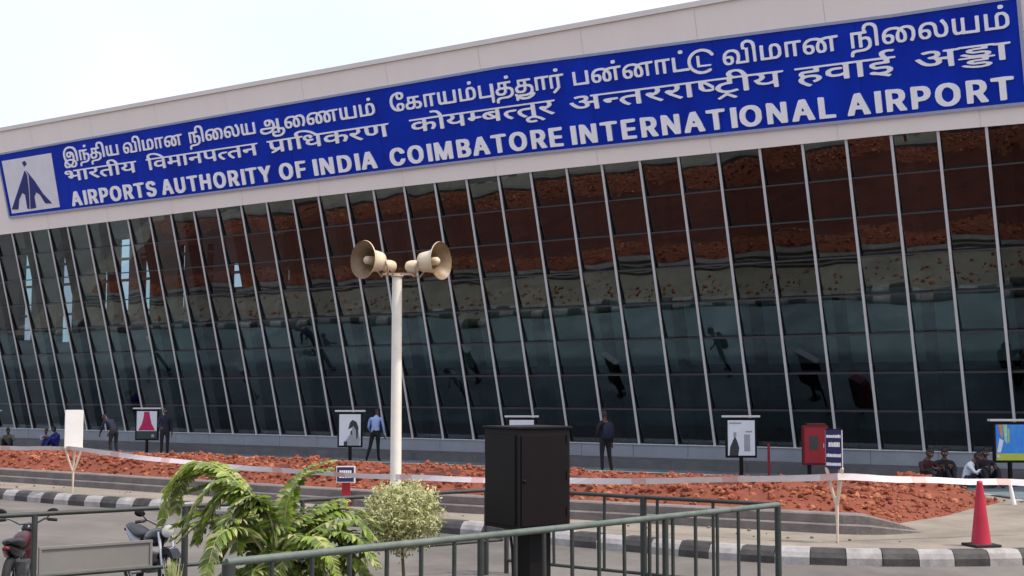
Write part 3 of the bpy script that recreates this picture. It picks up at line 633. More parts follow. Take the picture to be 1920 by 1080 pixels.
'T4': '528,-36 526,-36 525,-32 525,-24 526,-19 529,-15 532,-12 538,-10 544,-9 572,-8 584,-6 588,-4 593,1 595,4 596,9 596,13 595,17 592,22 588,24 578,26 577,25 576,14 574,8 570,4 566,0 558,-2 544,-2 534,1 527,7 525,15 525,18 526,23 528,27 532,30 536,33 538,35 538,48 538,60 540,61 594,62 596,61 597,59 597,53 596,52 580,52 578,51 577,38 578,37 588,35 594,33 602,28 605,23 607,18 607,3 606,-1 603,-6 598,-12 592,-14 584,-17 578,-18 548,-18 544,-20 540,-22 537,-25 536,-36 534,-36|618,-36 618,-36 616,-32 616,-24 617,-19 612,-9 612,-6 614,-3 620,-3 623,-5 626,-10 636,-8 664,-8 674,-6 679,-4 685,2 687,9 687,13 686,17 682,22 678,24 670,26 668,25 667,14 665,8 662,4 656,0 650,-2 634,-2 624,1 618,7 616,15 616,18 617,23 620,27 622,30 628,33 629,35 629,48 629,60 630,61 686,62 687,61 688,59 688,53 687,52 670,52 668,51 668,38 670,37 678,35 686,33 691,30 694,27 696,22 698,18 698,3 696,-3 696,-4 700,-5 702,-7 703,-12 700,-18 694,-24 688,-27 678,-32 668,-34 648,-34 642,-33 630,-28 628,-29 627,-36|506,-30 504,-28 503,-25 503,-4 502,-2 502,-2 448,-2 446,-1 445,1 445,60 446,61 455,61 456,59 456,11 456,9 458,8 498,8 500,9 501,11 501,60 502,61 504,62 512,61 515,57 515,55 515,-26 514,-28 512,-30|790,-24 788,-23 785,-20 784,-19 784,-17 804,2 805,4 805,50 804,51 802,52 788,51 786,50 786,1 785,-1 776,-1 775,0 775,33 775,59 776,61 776,61 834,62 835,61 836,60 836,54 835,52 818,51 817,50 817,-1 800,-18 792,-24|652,-23 662,-24 670,-22 678,-19 684,-16 685,-15 684,-15 676,-17 668,-18 640,-19 640,-20 644,-21|36,-2 28,0 20,4 14,8 10,12 4,22 1,31 0,39 0,50 1,59 4,68 8,75 13,81 18,85 26,89 32,91 44,94 52,93 58,92 62,90 66,88 70,84 72,78 72,68 71,64 69,61 64,57 60,55 52,54 42,56 38,60 34,67 34,76 35,80 34,81 28,78 24,75 19,70 14,61 12,53 12,38 15,27 20,19 25,14 32,11 32,12 31,21 32,27 35,32 38,35 42,37 46,38 54,38 60,37 64,35 68,31 70,27 71,21 71,17 69,9 66,4 64,2 58,-1 52,-2|94,-2 88,0 84,2 81,6 79,12 79,22 80,25 84,30 90,33 91,35 91,59 92,61 94,62 148,61 150,60 150,54 149,52 132,51 130,51 130,49 130,39 131,37 140,36 148,34 152,33 156,29 159,26 161,17 160,9 158,5 154,1 150,-1 144,-2 136,-2 130,-1 129,3 131,8 132,8 136,8 142,8 146,10 149,15 148,20 144,24 138,26 132,26 131,26 130,25 130,19 129,12 126,6 121,1 112,-2|256,-2 252,0 248,3 246,6 244,14 244,59 245,61 254,61 255,60 255,25 256,22 256,15 257,11 258,10 262,8 266,8 270,10 273,13 273,59 274,61 282,62 284,61 285,60 285,25 285,10 286,9 318,8 320,9 321,11 321,60 322,61 324,62 332,61 333,59 333,1 332,-1 330,-2 276,-2 272,0 266,-2|176,-1 174,-1 174,1 174,59 175,61 176,62 232,62 233,61 234,59 234,53 233,52 218,52 216,51 216,49 216,28 216,0 215,-1 214,-2 205,-1 204,1 204,50 203,51 202,52 186,51 185,49 185,0 184,-1|352,-1 350,-1 350,1 350,59 350,61 352,62 358,62 360,61 361,60 361,11 362,9 362,9 382,8 384,9 384,11 384,43 386,52 388,56 390,58 398,62 412,62 418,59 422,56 427,49 430,36 430,21 429,15 427,10 424,6 420,3 414,0 408,-1|710,-1 710,-1 709,1 709,59 710,61 712,62 768,62 769,61 770,59 770,53 769,52 754,52 752,51 751,49 751,29 751,0 750,-1 748,-2 740,-1 739,1 739,50 738,51 736,52 721,51 720,49 720,0 718,-1|45,8 46,7 52,8 56,10 58,12 60,19 58,25 56,27 52,28 50,28 46,27 44,25 42,20 42,17 43,12|98,8 100,8 108,8 112,10 116,14 118,18 118,25 116,26 110,26 100,26 94,23 92,21 90,17 91,14 94,10|545,8 548,8 556,8 559,9 563,13 565,19 565,25 564,26 558,26 548,26 540,23 538,21 537,18 538,13 540,11|636,8 638,8 646,8 650,9 654,13 656,19 656,25 654,26 648,26 638,26 632,23 629,21 628,18 629,13 630,11|397,9 404,9 408,10 414,12 417,18 418,22 418,36 416,44 413,48 412,50 408,52 404,52 400,50 397,47 396,42 396,11|102,37 104,36 117,37 118,39 118,49 117,51 116,52 102,51 101,49 101,39|549,37 550,36 564,37 565,39 565,49 564,51 562,52 549,51 548,49 548,39|640,37 642,36 655,37 656,39 656,49 655,51 654,52 640,51 639,49 639,39|51,64 54,64 57,65 60,68 61,71 61,75 60,78 58,80 54,82 50,83 48,82 45,76 45,69 48,66|400,74 398,76 397,78 397,84 398,87 402,89 410,89 412,87 413,85 413,77 410,74 408,74|576,74 574,76 573,79 573,84 574,87 578,89 586,89 588,86 590,83 590,81 589,77 586,74 584,74|802,74 798,77 797,80 797,82 798,86 802,89 810,89 812,87 814,85 814,79 813,76 810,74',
'T5': '536,-24 530,-23 520,-19 512,-14 503,-7 496,3 494,3 494,-1 492,-2 430,-2 428,-1 427,1 427,59 428,61 430,62 438,61 439,60 439,11 440,9 442,8 492,9 493,10 490,19 489,32 491,44 493,50 496,56 502,64 508,70 516,75 524,79 530,81 538,82 542,83 550,83 558,82 570,78 582,72 590,62 594,56 595,53 594,50 592,48 590,48 588,48 584,50 581,55 574,62 568,66 558,70 552,72 540,71 530,69 520,64 516,60 510,55 507,51 502,40 501,35 501,25 502,19 505,11 508,6 513,0 520,-5 526,-9 532,-11 542,-13 550,-13 560,-11 574,-5 576,-5 580,-7 580,-12 580,-14 570,-20 554,-24|98,-2 92,0 86,6 84,10 82,18 82,32 84,41 89,50 93,54 100,59 114,62 130,62 136,61 148,57 156,59 168,61 208,62 210,61 211,59 211,53 210,52 194,51 193,50 193,0 192,-1 182,-1 182,-1 181,1 181,40 181,50 180,51 168,51 159,49 159,47 166,36 168,28 168,13 167,8 164,3 161,0 158,-1 154,-2 144,-2 138,0 134,4 131,10 130,16 130,24 132,35 135,42 139,47 138,49 136,50 126,52 116,52 106,49 104,48 98,42 95,38 95,36 96,35 100,36 110,36 114,35 118,32 121,30 124,23 124,13 122,6 118,2 116,0 110,-2|234,-2 228,0 224,3 220,9 218,18 218,35 220,42 225,50 230,54 234,57 244,61 250,62 266,62 276,60 284,56 292,59 304,61 344,62 346,61 347,59 347,53 346,52 330,51 328,50 328,0 326,-1 318,-1 318,-1 317,1 317,43 317,50 316,51 304,51 298,50 295,49 294,47 298,43 301,37 304,27 304,14 303,9 299,2 294,-1 290,-2 280,-2 274,0 270,4 267,9 266,14 266,27 268,36 274,47 274,49 268,51 262,52 252,52 246,51 240,48 235,44 232,40 230,36 232,35 236,36 246,36 252,34 254,32 259,26 260,20 260,14 259,9 257,5 252,0 246,-2|2,-1 0,-1 0,1 0,59 0,61 2,61 10,61 11,60 11,11 12,9 14,8 54,9 56,10 56,19 56,59 56,61 58,61 66,61 68,60 68,1 68,-1 66,-2|358,-1 358,-1 357,1 357,59 358,61 360,62 416,62 417,61 418,59 418,53 417,52 402,52 400,51 399,49 399,29 399,0 398,-1 396,-2 388,-1 387,1 387,50 386,51 384,52 369,51 368,49 368,0 366,-1|528,6 526,6 526,8 526,53 527,55 534,55 536,54 536,16 537,14 538,14 578,13 580,12 580,7 579,6 578,6|102,7 104,7 109,8 111,10 113,15 113,19 111,23 108,25 104,26 102,26 98,25 94,23 93,21 93,18 96,11 98,9|148,7 150,7 154,9 156,12 157,17 157,23 156,29 154,34 150,39 148,41 146,39 144,35 142,27 142,14 144,10|238,7 242,7 246,9 248,12 249,16 248,21 246,24 242,26 240,26 236,26 234,25 230,24 229,21 229,17 231,12 234,9|284,7 288,8 291,11 292,13 293,20 291,31 286,40 284,41 279,33 277,22 277,18 279,11 280,9|178,74 175,76 173,79 173,82 174,86 178,89 186,89 188,87 190,85 190,79 189,76 186,74|460,74 457,76 456,78 456,84 457,87 462,89 468,89 471,87 472,85 472,77 470,74 468,74',
'T7': '2,-36 1,-36 0,-32 0,-24 1,-19 4,-15 7,-12 12,-10 18,-9 45,-8 54,-6 59,-4 63,1 66,5 67,11 67,19 63,27 59,29 55,30 50,29 46,27 45,25 45,1 44,-1 42,-2 34,-1 33,1 33,50 31,51 17,51 16,51 16,49 16,0 14,-1 6,-1 5,1 5,59 5,61 7,62 47,62 49,63 49,77 51,82 54,86 59,90 64,92 70,93 77,93 86,91 92,88 99,80 101,75 103,62 103,1 102,-1 100,-2 93,-2 92,-1 91,0 91,63 89,72 86,76 82,80 77,82 69,82 65,80 63,78 60,71 60,68 61,63 64,60 63,52 61,52 46,51 45,49 45,40 45,39 46,38 53,40 61,40 69,37 72,35 75,31 78,24 78,17 79,14 78,11 78,5 77,0 75,-4 72,-8 68,-11 61,-15 55,-17 46,-18 22,-19 18,-20 14,-22 12,-25 11,-36 9,-36|132,-2 129,-1 125,2 121,6 119,10 117,18 117,32 119,41 124,50 127,54 134,58 142,61 148,62 165,62 171,61 182,57 191,61 196,62 209,62 219,59 225,55 230,48 233,36 233,21 231,12 226,1 223,-2 221,-2 214,1 213,3 219,14 221,22 221,36 219,42 215,46 211,50 205,52 198,52 193,51 192,50 192,49 198,42 202,33 203,27 203,12 202,8 200,4 195,0 189,-2 179,-2 173,0 170,3 166,10 165,16 165,24 166,32 168,38 173,47 173,49 171,50 161,52 152,52 146,51 139,48 132,41 130,36 131,35 135,36 144,36 148,35 153,32 156,30 159,23 159,13 157,6 154,2 150,0 144,-2|260,-2 253,1 248,7 245,16 245,23 244,26 245,29 245,36 247,43 250,49 254,54 258,57 261,59 271,62 284,62 291,61 299,56 303,53 307,44 308,37 308,22 310,14 315,9 319,8 323,8 328,10 332,16 333,21 333,31 332,37 330,43 327,49 320,58 320,61 327,66 329,66 332,63 337,56 342,46 344,39 345,31 345,23 344,15 341,8 338,3 334,0 326,-2 315,-2 309,-1 305,2 301,6 298,12 297,17 296,36 294,44 291,48 287,50 281,52 276,52 270,51 265,48 260,43 257,36 258,35 263,36 272,36 279,34 284,29 286,25 287,19 286,10 283,5 277,-1 272,-2|371,-2 368,-1 364,2 361,7 360,11 359,18 359,59 360,61 368,62 370,61 371,60 371,16 372,12 374,9 377,8 381,8 386,10 389,14 389,59 390,61 398,61 400,60 400,25 400,10 401,9 433,8 435,9 436,11 436,60 437,61 438,62 447,61 448,59 448,1 447,-1 445,-2 391,-2 387,0 381,-2|466,-1 465,-1 465,1 465,59 465,61 467,62 474,62 476,61 477,60 477,11 477,9 478,9 497,8 499,9 500,11 500,47 501,52 505,58 509,61 514,62 527,62 532,60 537,56 543,47 545,38 545,20 544,14 541,8 536,4 533,2 528,0 522,-1|138,7 140,7 144,8 147,11 148,16 148,19 146,23 142,26 138,26 132,25 128,22 128,20 129,15 131,11 133,9|183,7 185,7 189,9 191,12 192,17 192,23 191,29 188,36 185,40 183,41 182,41 180,38 177,28 177,14 179,10|265,7 268,7 272,9 275,12 276,16 275,21 273,24 269,26 266,26 263,26 260,25 256,23 255,21 256,16 258,12 261,8|512,9 519,9 524,10 529,13 532,17 533,21 533,26 534,29 532,42 529,48 526,50 523,52 518,52 515,51 512,47 511,41 511,11|516,74 513,76 512,78 512,84 513,86 514,88 516,89 524,89 527,87 529,84 529,80 528,77 526,75 524,74',
'H0': '138,-2 130,4 116,19 106,32 105,36 106,40 109,43 116,43 122,40 126,42 128,45 129,50 129,55 127,59 126,59 95,60 93,59 93,57 93,1 92,-1 89,-2 83,-1 82,1 82,58 81,59 79,60 66,59 65,57 65,1 63,-1 57,-2 55,-1 54,1 54,23 53,25 51,26 35,25 34,24 32,19 30,16 28,16 24,16 18,20 13,28 13,31 14,33 16,35 21,36 23,37 23,51 22,56 20,58 18,60 11,60 10,58 10,54 14,52 19,51 21,50 21,47 20,43 17,42 14,42 8,44 6,45 3,48 0,53 0,59 2,64 5,67 10,69 20,69 25,67 29,63 33,57 34,36 36,36 52,36 53,36 54,38 54,58 52,59 40,60 39,62 39,65 39,67 40,68 185,69 186,70 184,81 185,88 188,93 193,97 202,99 209,98 214,96 219,90 225,80 228,70 229,69 300,68 302,68 303,67 304,62 303,60 294,59 293,58 293,2 292,0 290,-1 285,-2 283,-1 282,0 281,16 280,17 272,14 261,14 256,15 253,17 246,24 243,30 241,37 242,39 251,43 254,45 255,50 253,56 251,58 249,59 231,60 229,59 229,57 229,1 228,0 226,-1 219,-1 218,0 218,2 218,58 216,59 203,60 202,59 201,57 201,0 199,-1 197,-2 192,-1 190,0 190,32 189,34 187,34 170,34 164,32 162,29 162,27 162,22 164,17 176,4 176,3 175,1 172,-2 170,-2 165,2 159,8 153,16 151,22 151,31 153,35 157,40 164,43 170,44 189,45 190,47 190,58 189,59 187,60 141,60 139,59 139,58 140,53 140,47 138,40 132,34 123,28 122,26 132,16 145,5 145,4 144,2 140,-2|264,23 267,23 273,24 279,28 282,31 282,58 280,59 270,60 264,59 263,58 265,53 265,43 262,38 259,35 254,32 254,31 257,26 260,24|198,69 200,68 217,69 217,72 216,76 213,83 210,86 205,89 203,90 198,88 196,86 195,82 195,78 196,73',
'H1': '331,-2 323,4 316,13 312,23 312,30 313,33 316,37 319,40 323,42 332,44 343,44 346,44 348,43 348,37 347,35 330,34 325,32 323,29 323,23 324,19 327,15 338,4 333,-2|371,-2 363,4 356,13 352,23 352,30 353,33 356,37 359,40 363,42 372,44 390,45 391,47 391,57 390,59 389,59 347,60 302,60 301,59 300,57 300,2 299,0 297,-1 291,-1 289,0 288,18 287,18 282,16 277,15 270,15 262,18 257,23 254,31 254,57 253,59 252,59 238,59 237,58 237,2 236,0 234,-1 227,-1 226,1 226,29 225,31 223,32 209,31 208,30 208,24 207,22 204,20 200,20 197,21 193,24 190,28 188,33 188,36 189,38 191,40 194,41 223,42 225,42 226,44 226,57 225,59 224,59 178,60 176,59 176,57 176,2 175,0 173,-1 166,-1 165,1 165,57 164,59 163,59 149,59 148,58 148,2 147,0 145,-1 139,-1 137,0 137,23 136,25 135,25 115,25 114,24 114,19 111,16 109,16 105,16 98,21 94,28 94,31 95,33 97,35 102,36 104,37 104,57 103,59 102,59 84,60 83,59 82,58 82,2 82,0 80,-1 73,-1 71,0 70,15 69,15 64,13 59,12 51,12 46,13 42,15 40,17 36,21 34,25 34,37 37,43 40,46 47,50 52,51 63,51 68,50 69,49 69,47 69,43 68,41 65,41 62,41 55,42 50,40 46,37 45,33 45,26 47,24 50,22 60,22 65,24 70,27 71,30 71,57 70,59 68,60 23,60 22,59 21,57 21,1 20,-1 17,-2 11,-1 10,1 10,58 8,59 1,60 0,62 0,66 1,68 6,69 7,70 6,75 6,83 7,87 10,91 16,96 23,98 30,99 33,99 39,98 44,97 55,92 65,85 70,80 78,69 80,68 471,68 473,67 474,66 473,61 471,60 464,59 463,58 463,2 463,0 462,-1 454,-1 452,0 452,29 451,31 449,32 435,31 434,30 434,25 432,22 430,20 426,20 424,20 419,24 415,29 414,32 414,37 417,40 420,41 449,42 451,42 452,44 451,59 449,60 404,60 402,59 402,57 402,0 400,-1 398,-2 393,-1 391,0 391,32 390,34 388,34 371,34 365,32 363,29 363,27 363,22 366,16 378,4 373,-2|270,25 279,25 285,28 289,31 289,58 287,59 284,60 267,60 266,59 265,58 265,31 267,27|115,36 116,36 134,36 136,36 137,38 137,57 136,59 134,60 116,60 114,59 114,57 114,38|20,69 21,68 65,69 66,70 62,75 55,81 44,87 39,88 31,90 24,88 19,86 17,82 17,75',
'H2': '16,-3 12,-1 11,1 11,3 14,6 23,12 25,14 24,15 16,18 12,23 10,27 9,32 9,58 8,59 2,60 0,61 0,63 0,67 2,68 4,68 98,69 99,70 97,75 97,82 98,87 101,91 104,94 108,96 114,98 122,99 124,99 130,98 138,96 146,92 156,85 170,69 398,68 399,66 398,61 396,60 390,59 388,58 388,2 388,0 386,-1 378,-1 377,1 377,57 376,59 376,59 366,60 364,59 364,57 364,30 363,26 360,22 357,18 352,16 348,14 342,15 336,16 332,18 328,22 325,30 325,37 324,40 324,59 322,60 309,59 310,47 308,40 302,34 294,28 292,26 302,16 315,5 315,3 310,-2 308,-2 300,4 286,19 276,32 275,36 276,40 280,43 286,43 292,40 296,42 298,45 299,50 299,55 298,59 296,59 242,60 240,59 239,57 240,42 240,41 248,44 252,44 258,43 260,42 264,38 267,33 268,27 268,23 267,17 263,7 260,3 258,4 251,8 255,15 257,22 257,28 256,32 252,34 248,34 244,33 240,30 239,27 239,0 236,-1 230,-1 228,1 228,15 226,15 216,12 210,12 202,14 198,16 195,20 193,24 192,29 192,34 193,39 195,42 200,48 206,50 210,51 220,51 224,50 226,49 226,42 224,41 220,41 212,41 206,39 203,35 203,28 206,24 210,22 212,22 216,22 220,23 227,27 228,30 228,57 228,59 226,60 180,59 180,59 179,57 179,2 178,0 178,-1 176,-2 170,-1 168,0 168,13 166,13 160,11 154,10 150,10 142,12 138,14 134,18 131,24 131,29 134,37 134,38 128,42 124,48 124,58 125,61 132,68 136,69 140,70 146,69 148,68 154,63 155,60 155,54 153,51 150,48 146,50 143,52 144,57 143,60 138,60 135,58 134,56 134,50 136,47 142,45 148,45 152,45 156,44 157,43 157,38 156,36 146,34 144,33 142,30 142,26 143,23 146,21 150,20 156,20 160,21 164,23 168,26 168,28 168,58 166,59 164,60 162,61 161,65 160,67 151,77 146,81 134,87 122,89 116,88 112,86 109,84 108,81 108,75 110,69 122,68 123,67 123,65 123,62 122,60 114,59 112,58 112,2 112,0 111,-1 104,-1 102,-1 101,1 101,57 100,59 98,60 86,60 84,59 83,58 83,1 82,-1 76,-2 73,-1 72,1 72,58 70,59 58,60 56,59 55,57 55,0 54,-1 52,-2 46,-1 44,0 44,12 42,13 20,-2 18,-3|25,25 34,25 40,28 44,31 44,58 42,59 40,60 22,60 21,59 20,58 20,32 22,28|340,25 342,24 348,25 351,27 353,31 353,58 352,59 348,60 336,59 335,58 335,36 336,29 338,27',
'H3': '359,-30 354,-28 350,-24 347,-18 347,-12 349,-7 353,-2 358,0 363,2 365,3 365,32 364,34 362,34 345,34 339,32 338,30 337,28 337,24 338,19 341,15 352,4 351,2 346,-2 344,-2 338,4 330,13 326,22 326,28 327,33 330,37 333,40 337,42 346,44 364,45 365,47 365,57 364,59 363,59 276,60 275,59 274,57 274,2 273,0 271,-1 265,-1 263,0 262,15 261,15 256,13 251,12 242,12 237,13 232,16 227,21 224,28 224,34 225,38 227,42 232,47 236,49 244,51 254,52 260,50 261,49 261,42 259,41 249,41 248,40 257,28 259,27 261,27 263,28 263,30 263,57 262,59 261,59 219,60 202,59 201,57 201,38 201,36 203,36 218,35 220,33 220,28 219,26 217,26 202,25 199,19 196,16 194,16 191,16 189,17 184,22 182,25 180,30 181,33 182,34 185,35 188,36 190,37 190,57 189,59 187,60 170,60 169,59 168,57 168,2 167,0 165,-1 159,-1 157,0 156,16 155,17 147,14 134,14 127,18 123,22 120,26 117,34 117,38 118,39 127,44 130,48 130,53 127,58 125,59 107,60 106,59 105,58 105,1 104,-1 101,-2 95,-1 94,1 94,57 93,59 91,60 54,60 53,59 52,57 52,42 53,41 61,44 65,44 70,43 73,42 77,38 79,34 81,27 80,18 78,11 73,4 72,3 70,4 64,8 68,15 70,22 70,29 69,32 66,34 59,34 56,32 53,29 52,26 52,1 51,0 49,-1 43,-1 41,0 40,15 39,16 33,13 28,12 22,12 15,14 11,16 8,20 5,27 5,34 7,41 13,48 18,50 23,51 32,52 37,50 39,49 39,47 39,43 38,41 24,41 18,38 16,34 16,28 18,25 19,23 24,22 29,22 34,23 40,27 41,29 41,58 40,59 38,60 2,60 0,61 0,66 1,68 3,68 91,69 92,69 93,71 90,80 86,86 82,88 78,89 71,88 69,90 68,95 68,97 70,98 77,99 86,97 89,96 94,91 100,81 103,69 105,68 429,68 432,67 432,61 429,60 422,59 423,49 422,43 420,39 416,34 405,27 406,25 416,15 428,5 428,3 422,-2 420,-2 414,4 398,20 390,30 388,36 389,40 391,42 393,43 399,43 405,40 408,41 410,44 412,49 412,54 410,58 409,59 407,60 378,60 376,59 376,57 376,2 377,0 385,-4 390,-8 398,-17 401,-21 399,-23 393,-26 389,-20 380,-12 374,-9 369,-8 365,-8 360,-9 358,-11 357,-15 358,-19 360,-20 365,-21 374,-19 377,-22 378,-27 376,-29 371,-30|306,-2 298,4 291,13 287,23 287,30 288,33 291,37 294,40 298,42 307,44 318,44 321,44 323,43 323,37 322,35 305,34 300,32 298,29 298,23 299,19 302,15 313,4 308,-2|244,21 249,21 251,22 251,23 240,36 238,38 236,37 235,33 235,29 236,25 237,24 240,22|139,23 143,23 148,24 155,28 157,30 157,58 155,59 145,60 139,59 139,57 141,49 140,42 138,39 133,34 130,32 129,31 130,29 133,26',
'H4': '351,-27 348,-24 348,-21 365,-3 366,-1 363,0 357,3 351,8 347,15 345,20 345,27 349,35 354,41 360,44 372,47 372,57 372,59 371,59 329,60 327,59 326,58 329,55 342,37 342,18 341,17 338,16 332,14 326,15 320,17 316,20 312,25 309,31 309,57 309,59 307,60 293,59 292,57 292,2 292,0 290,-1 283,-1 281,1 281,57 281,59 280,59 266,59 266,49 265,43 263,39 260,34 248,27 249,25 259,15 271,5 271,3 266,-2 264,-2 258,4 241,20 234,30 231,36 233,40 236,43 243,43 248,40 250,40 252,42 255,48 255,52 254,58 252,59 221,59 220,58 221,49 220,43 218,39 215,34 204,27 204,25 214,15 226,5 226,3 221,-2 219,-2 213,4 196,20 189,30 186,36 188,40 191,43 198,43 204,40 207,42 210,48 210,53 209,58 207,59 177,60 175,59 174,57 174,2 174,0 172,-1 165,-1 163,1 163,32 163,34 161,34 144,34 138,32 136,30 135,28 135,24 137,19 139,15 150,4 149,2 145,-2 143,-2 133,7 129,13 124,23 124,29 126,33 128,37 132,40 139,43 145,44 163,45 163,47 163,57 163,59 162,59 120,60 75,60 73,59 72,57 72,2 72,0 70,-1 64,-1 62,0 61,29 59,30 51,29 50,29 49,27 50,22 49,17 47,14 42,10 35,8 28,8 20,10 17,12 10,19 6,26 0,38 2,40 8,42 10,40 12,34 17,27 21,22 25,19 28,18 34,18 37,19 39,22 39,27 37,32 33,36 26,37 25,39 24,41 25,44 26,45 33,47 36,49 38,53 38,57 35,59 31,60 28,60 17,57 15,58 14,61 13,64 14,66 23,69 36,69 40,68 44,66 48,59 48,51 46,45 43,41 43,40 59,40 61,40 61,41 61,58 60,59 56,60 54,61 54,67 56,68 373,68 374,69 374,70 372,77 372,85 375,91 379,96 382,97 385,98 391,99 400,97 405,93 408,89 411,83 416,70 417,69 489,68 491,68 492,67 492,62 491,60 482,59 480,58 480,0 479,-1 477,-2 473,-1 471,0 470,16 469,17 460,14 448,14 441,17 439,18 435,22 434,25 431,31 429,37 431,39 438,42 441,45 442,48 442,51 441,56 438,59 420,60 418,59 417,57 417,1 417,0 415,-1 408,-1 407,0 406,2 406,58 406,59 404,60 385,59 383,58 383,38 381,37 369,36 361,33 359,31 357,27 356,20 358,16 360,13 365,10 370,9 377,9 385,11 390,13 392,12 395,6 394,4 384,0 373,-2 372,-3 389,-20 390,-22 390,-24 387,-27 384,-27 369,-13 367,-14 355,-26 353,-27|96,20 90,23 87,28 84,33 85,36 86,38 88,40 92,41 109,42 119,41 120,39 120,33 118,32 105,31 104,30 104,24 103,22 101,20|452,23 456,23 461,24 468,28 470,31 470,58 469,59 458,60 452,59 451,58 453,50 453,46 452,42 450,39 446,34 442,32 442,31 443,28 446,25|325,25 334,25 337,26 338,28 326,45 321,51 320,51 319,49 319,40 320,37 321,30 322,27|387,69 403,68 405,69 405,71 402,80 399,86 396,88 392,89 389,89 385,86 383,83 383,76 385,72',
'H5': '27,-16 23,-14 12,-2 8,4 7,7 6,14 7,19 12,27 8,33 8,42 11,47 15,50 19,51 39,52 40,53 40,58 39,59 37,60 2,60 0,61 0,62 0,66 1,68 177,69 178,70 176,75 175,80 175,87 177,92 180,95 186,98 192,99 200,98 203,97 205,95 205,93 203,90 201,88 194,90 191,89 188,88 186,85 186,78 188,72 190,69 205,68 206,66 206,61 203,60 196,60 194,59 194,44 192,42 167,41 165,40 164,38 165,34 167,32 170,32 174,32 185,32 189,31 194,28 198,23 199,20 199,14 198,9 191,2 187,0 187,-1 194,-4 195,-5 193,-11 190,-13 168,-2 157,1 154,4 153,6 153,8 155,11 158,13 160,13 164,12 169,9 173,8 180,9 184,10 187,12 188,14 188,19 186,21 184,22 173,22 166,21 161,24 158,27 154,33 154,41 154,43 158,48 166,51 181,52 183,53 183,58 182,59 180,60 142,60 140,59 140,57 140,1 138,-1 131,-1 129,0 129,2 129,58 128,59 126,60 113,59 112,57 112,1 110,-1 103,-1 102,-1 101,1 100,15 99,15 94,13 89,12 81,12 76,13 71,16 66,21 64,25 64,31 64,36 65,40 68,44 70,46 77,50 82,51 93,51 97,50 99,49 99,44 98,42 96,41 92,41 84,41 79,40 75,36 74,30 76,25 78,23 81,22 90,22 94,23 99,26 101,28 101,30 101,57 100,59 98,60 53,60 52,59 51,57 51,44 49,42 21,41 19,40 18,38 19,34 21,32 27,33 37,33 42,32 46,30 53,24 55,18 55,13 52,7 46,2 42,0 39,-1 38,1 36,7 36,8 41,10 44,13 44,18 42,21 36,23 27,23 21,21 19,19 17,15 17,12 19,5 23,0 33,-9 34,-10 29,-16',
'H6': '114,-20 106,-19 94,-15 86,-10 85,-8 86,-7 91,-5 104,-11 109,-12 121,-13 129,-11 130,-10 130,-8 129,-7 126,-6 114,-6 110,-6 107,-6 99,-2 96,1 95,4 96,8 100,11 108,13 123,14 124,15 124,17 122,18 83,18 80,19 80,22 81,23 83,24 99,25 99,26 89,31 84,34 84,35 85,36 90,39 92,39 103,33 110,31 125,31 129,32 130,34 130,36 127,38 115,38 111,38 107,38 99,42 96,45 95,48 96,51 96,53 101,56 109,58 123,59 124,60 124,62 122,62 87,62 85,62 82,60 75,60 73,59 72,57 72,2 72,0 71,-1 64,-1 62,0 61,27 61,29 60,29 52,30 50,29 49,27 50,22 49,17 45,12 40,9 36,8 28,8 21,10 17,12 10,19 6,26 0,37 0,39 1,40 7,42 9,41 14,32 20,23 27,18 34,18 37,19 39,23 39,27 38,29 37,32 34,36 32,36 27,37 24,40 24,43 25,45 33,47 37,50 38,54 37,58 33,60 29,60 17,57 15,58 14,61 12,64 13,66 22,69 30,70 36,69 40,68 45,64 47,60 48,57 48,49 46,45 43,41 43,40 45,40 60,40 61,41 61,58 60,59 55,60 53,62 54,67 56,68 79,68 84,70 144,70 149,68 175,68 176,66 176,61 174,60 167,59 165,58 165,2 165,0 163,-1 156,-1 154,1 154,57 154,59 146,60 143,62 137,62 135,61 135,54 134,52 110,51 107,50 106,49 107,47 110,45 121,46 124,46 129,45 133,44 138,41 139,40 141,35 140,31 135,26 135,25 145,24 146,24 147,22 147,19 146,18 137,17 136,17 135,9 134,7 109,6 107,5 107,3 110,1 114,2 127,2 133,0 138,-3 140,-5 141,-8 141,-10 139,-13 136,-16 133,-18 122,-20',
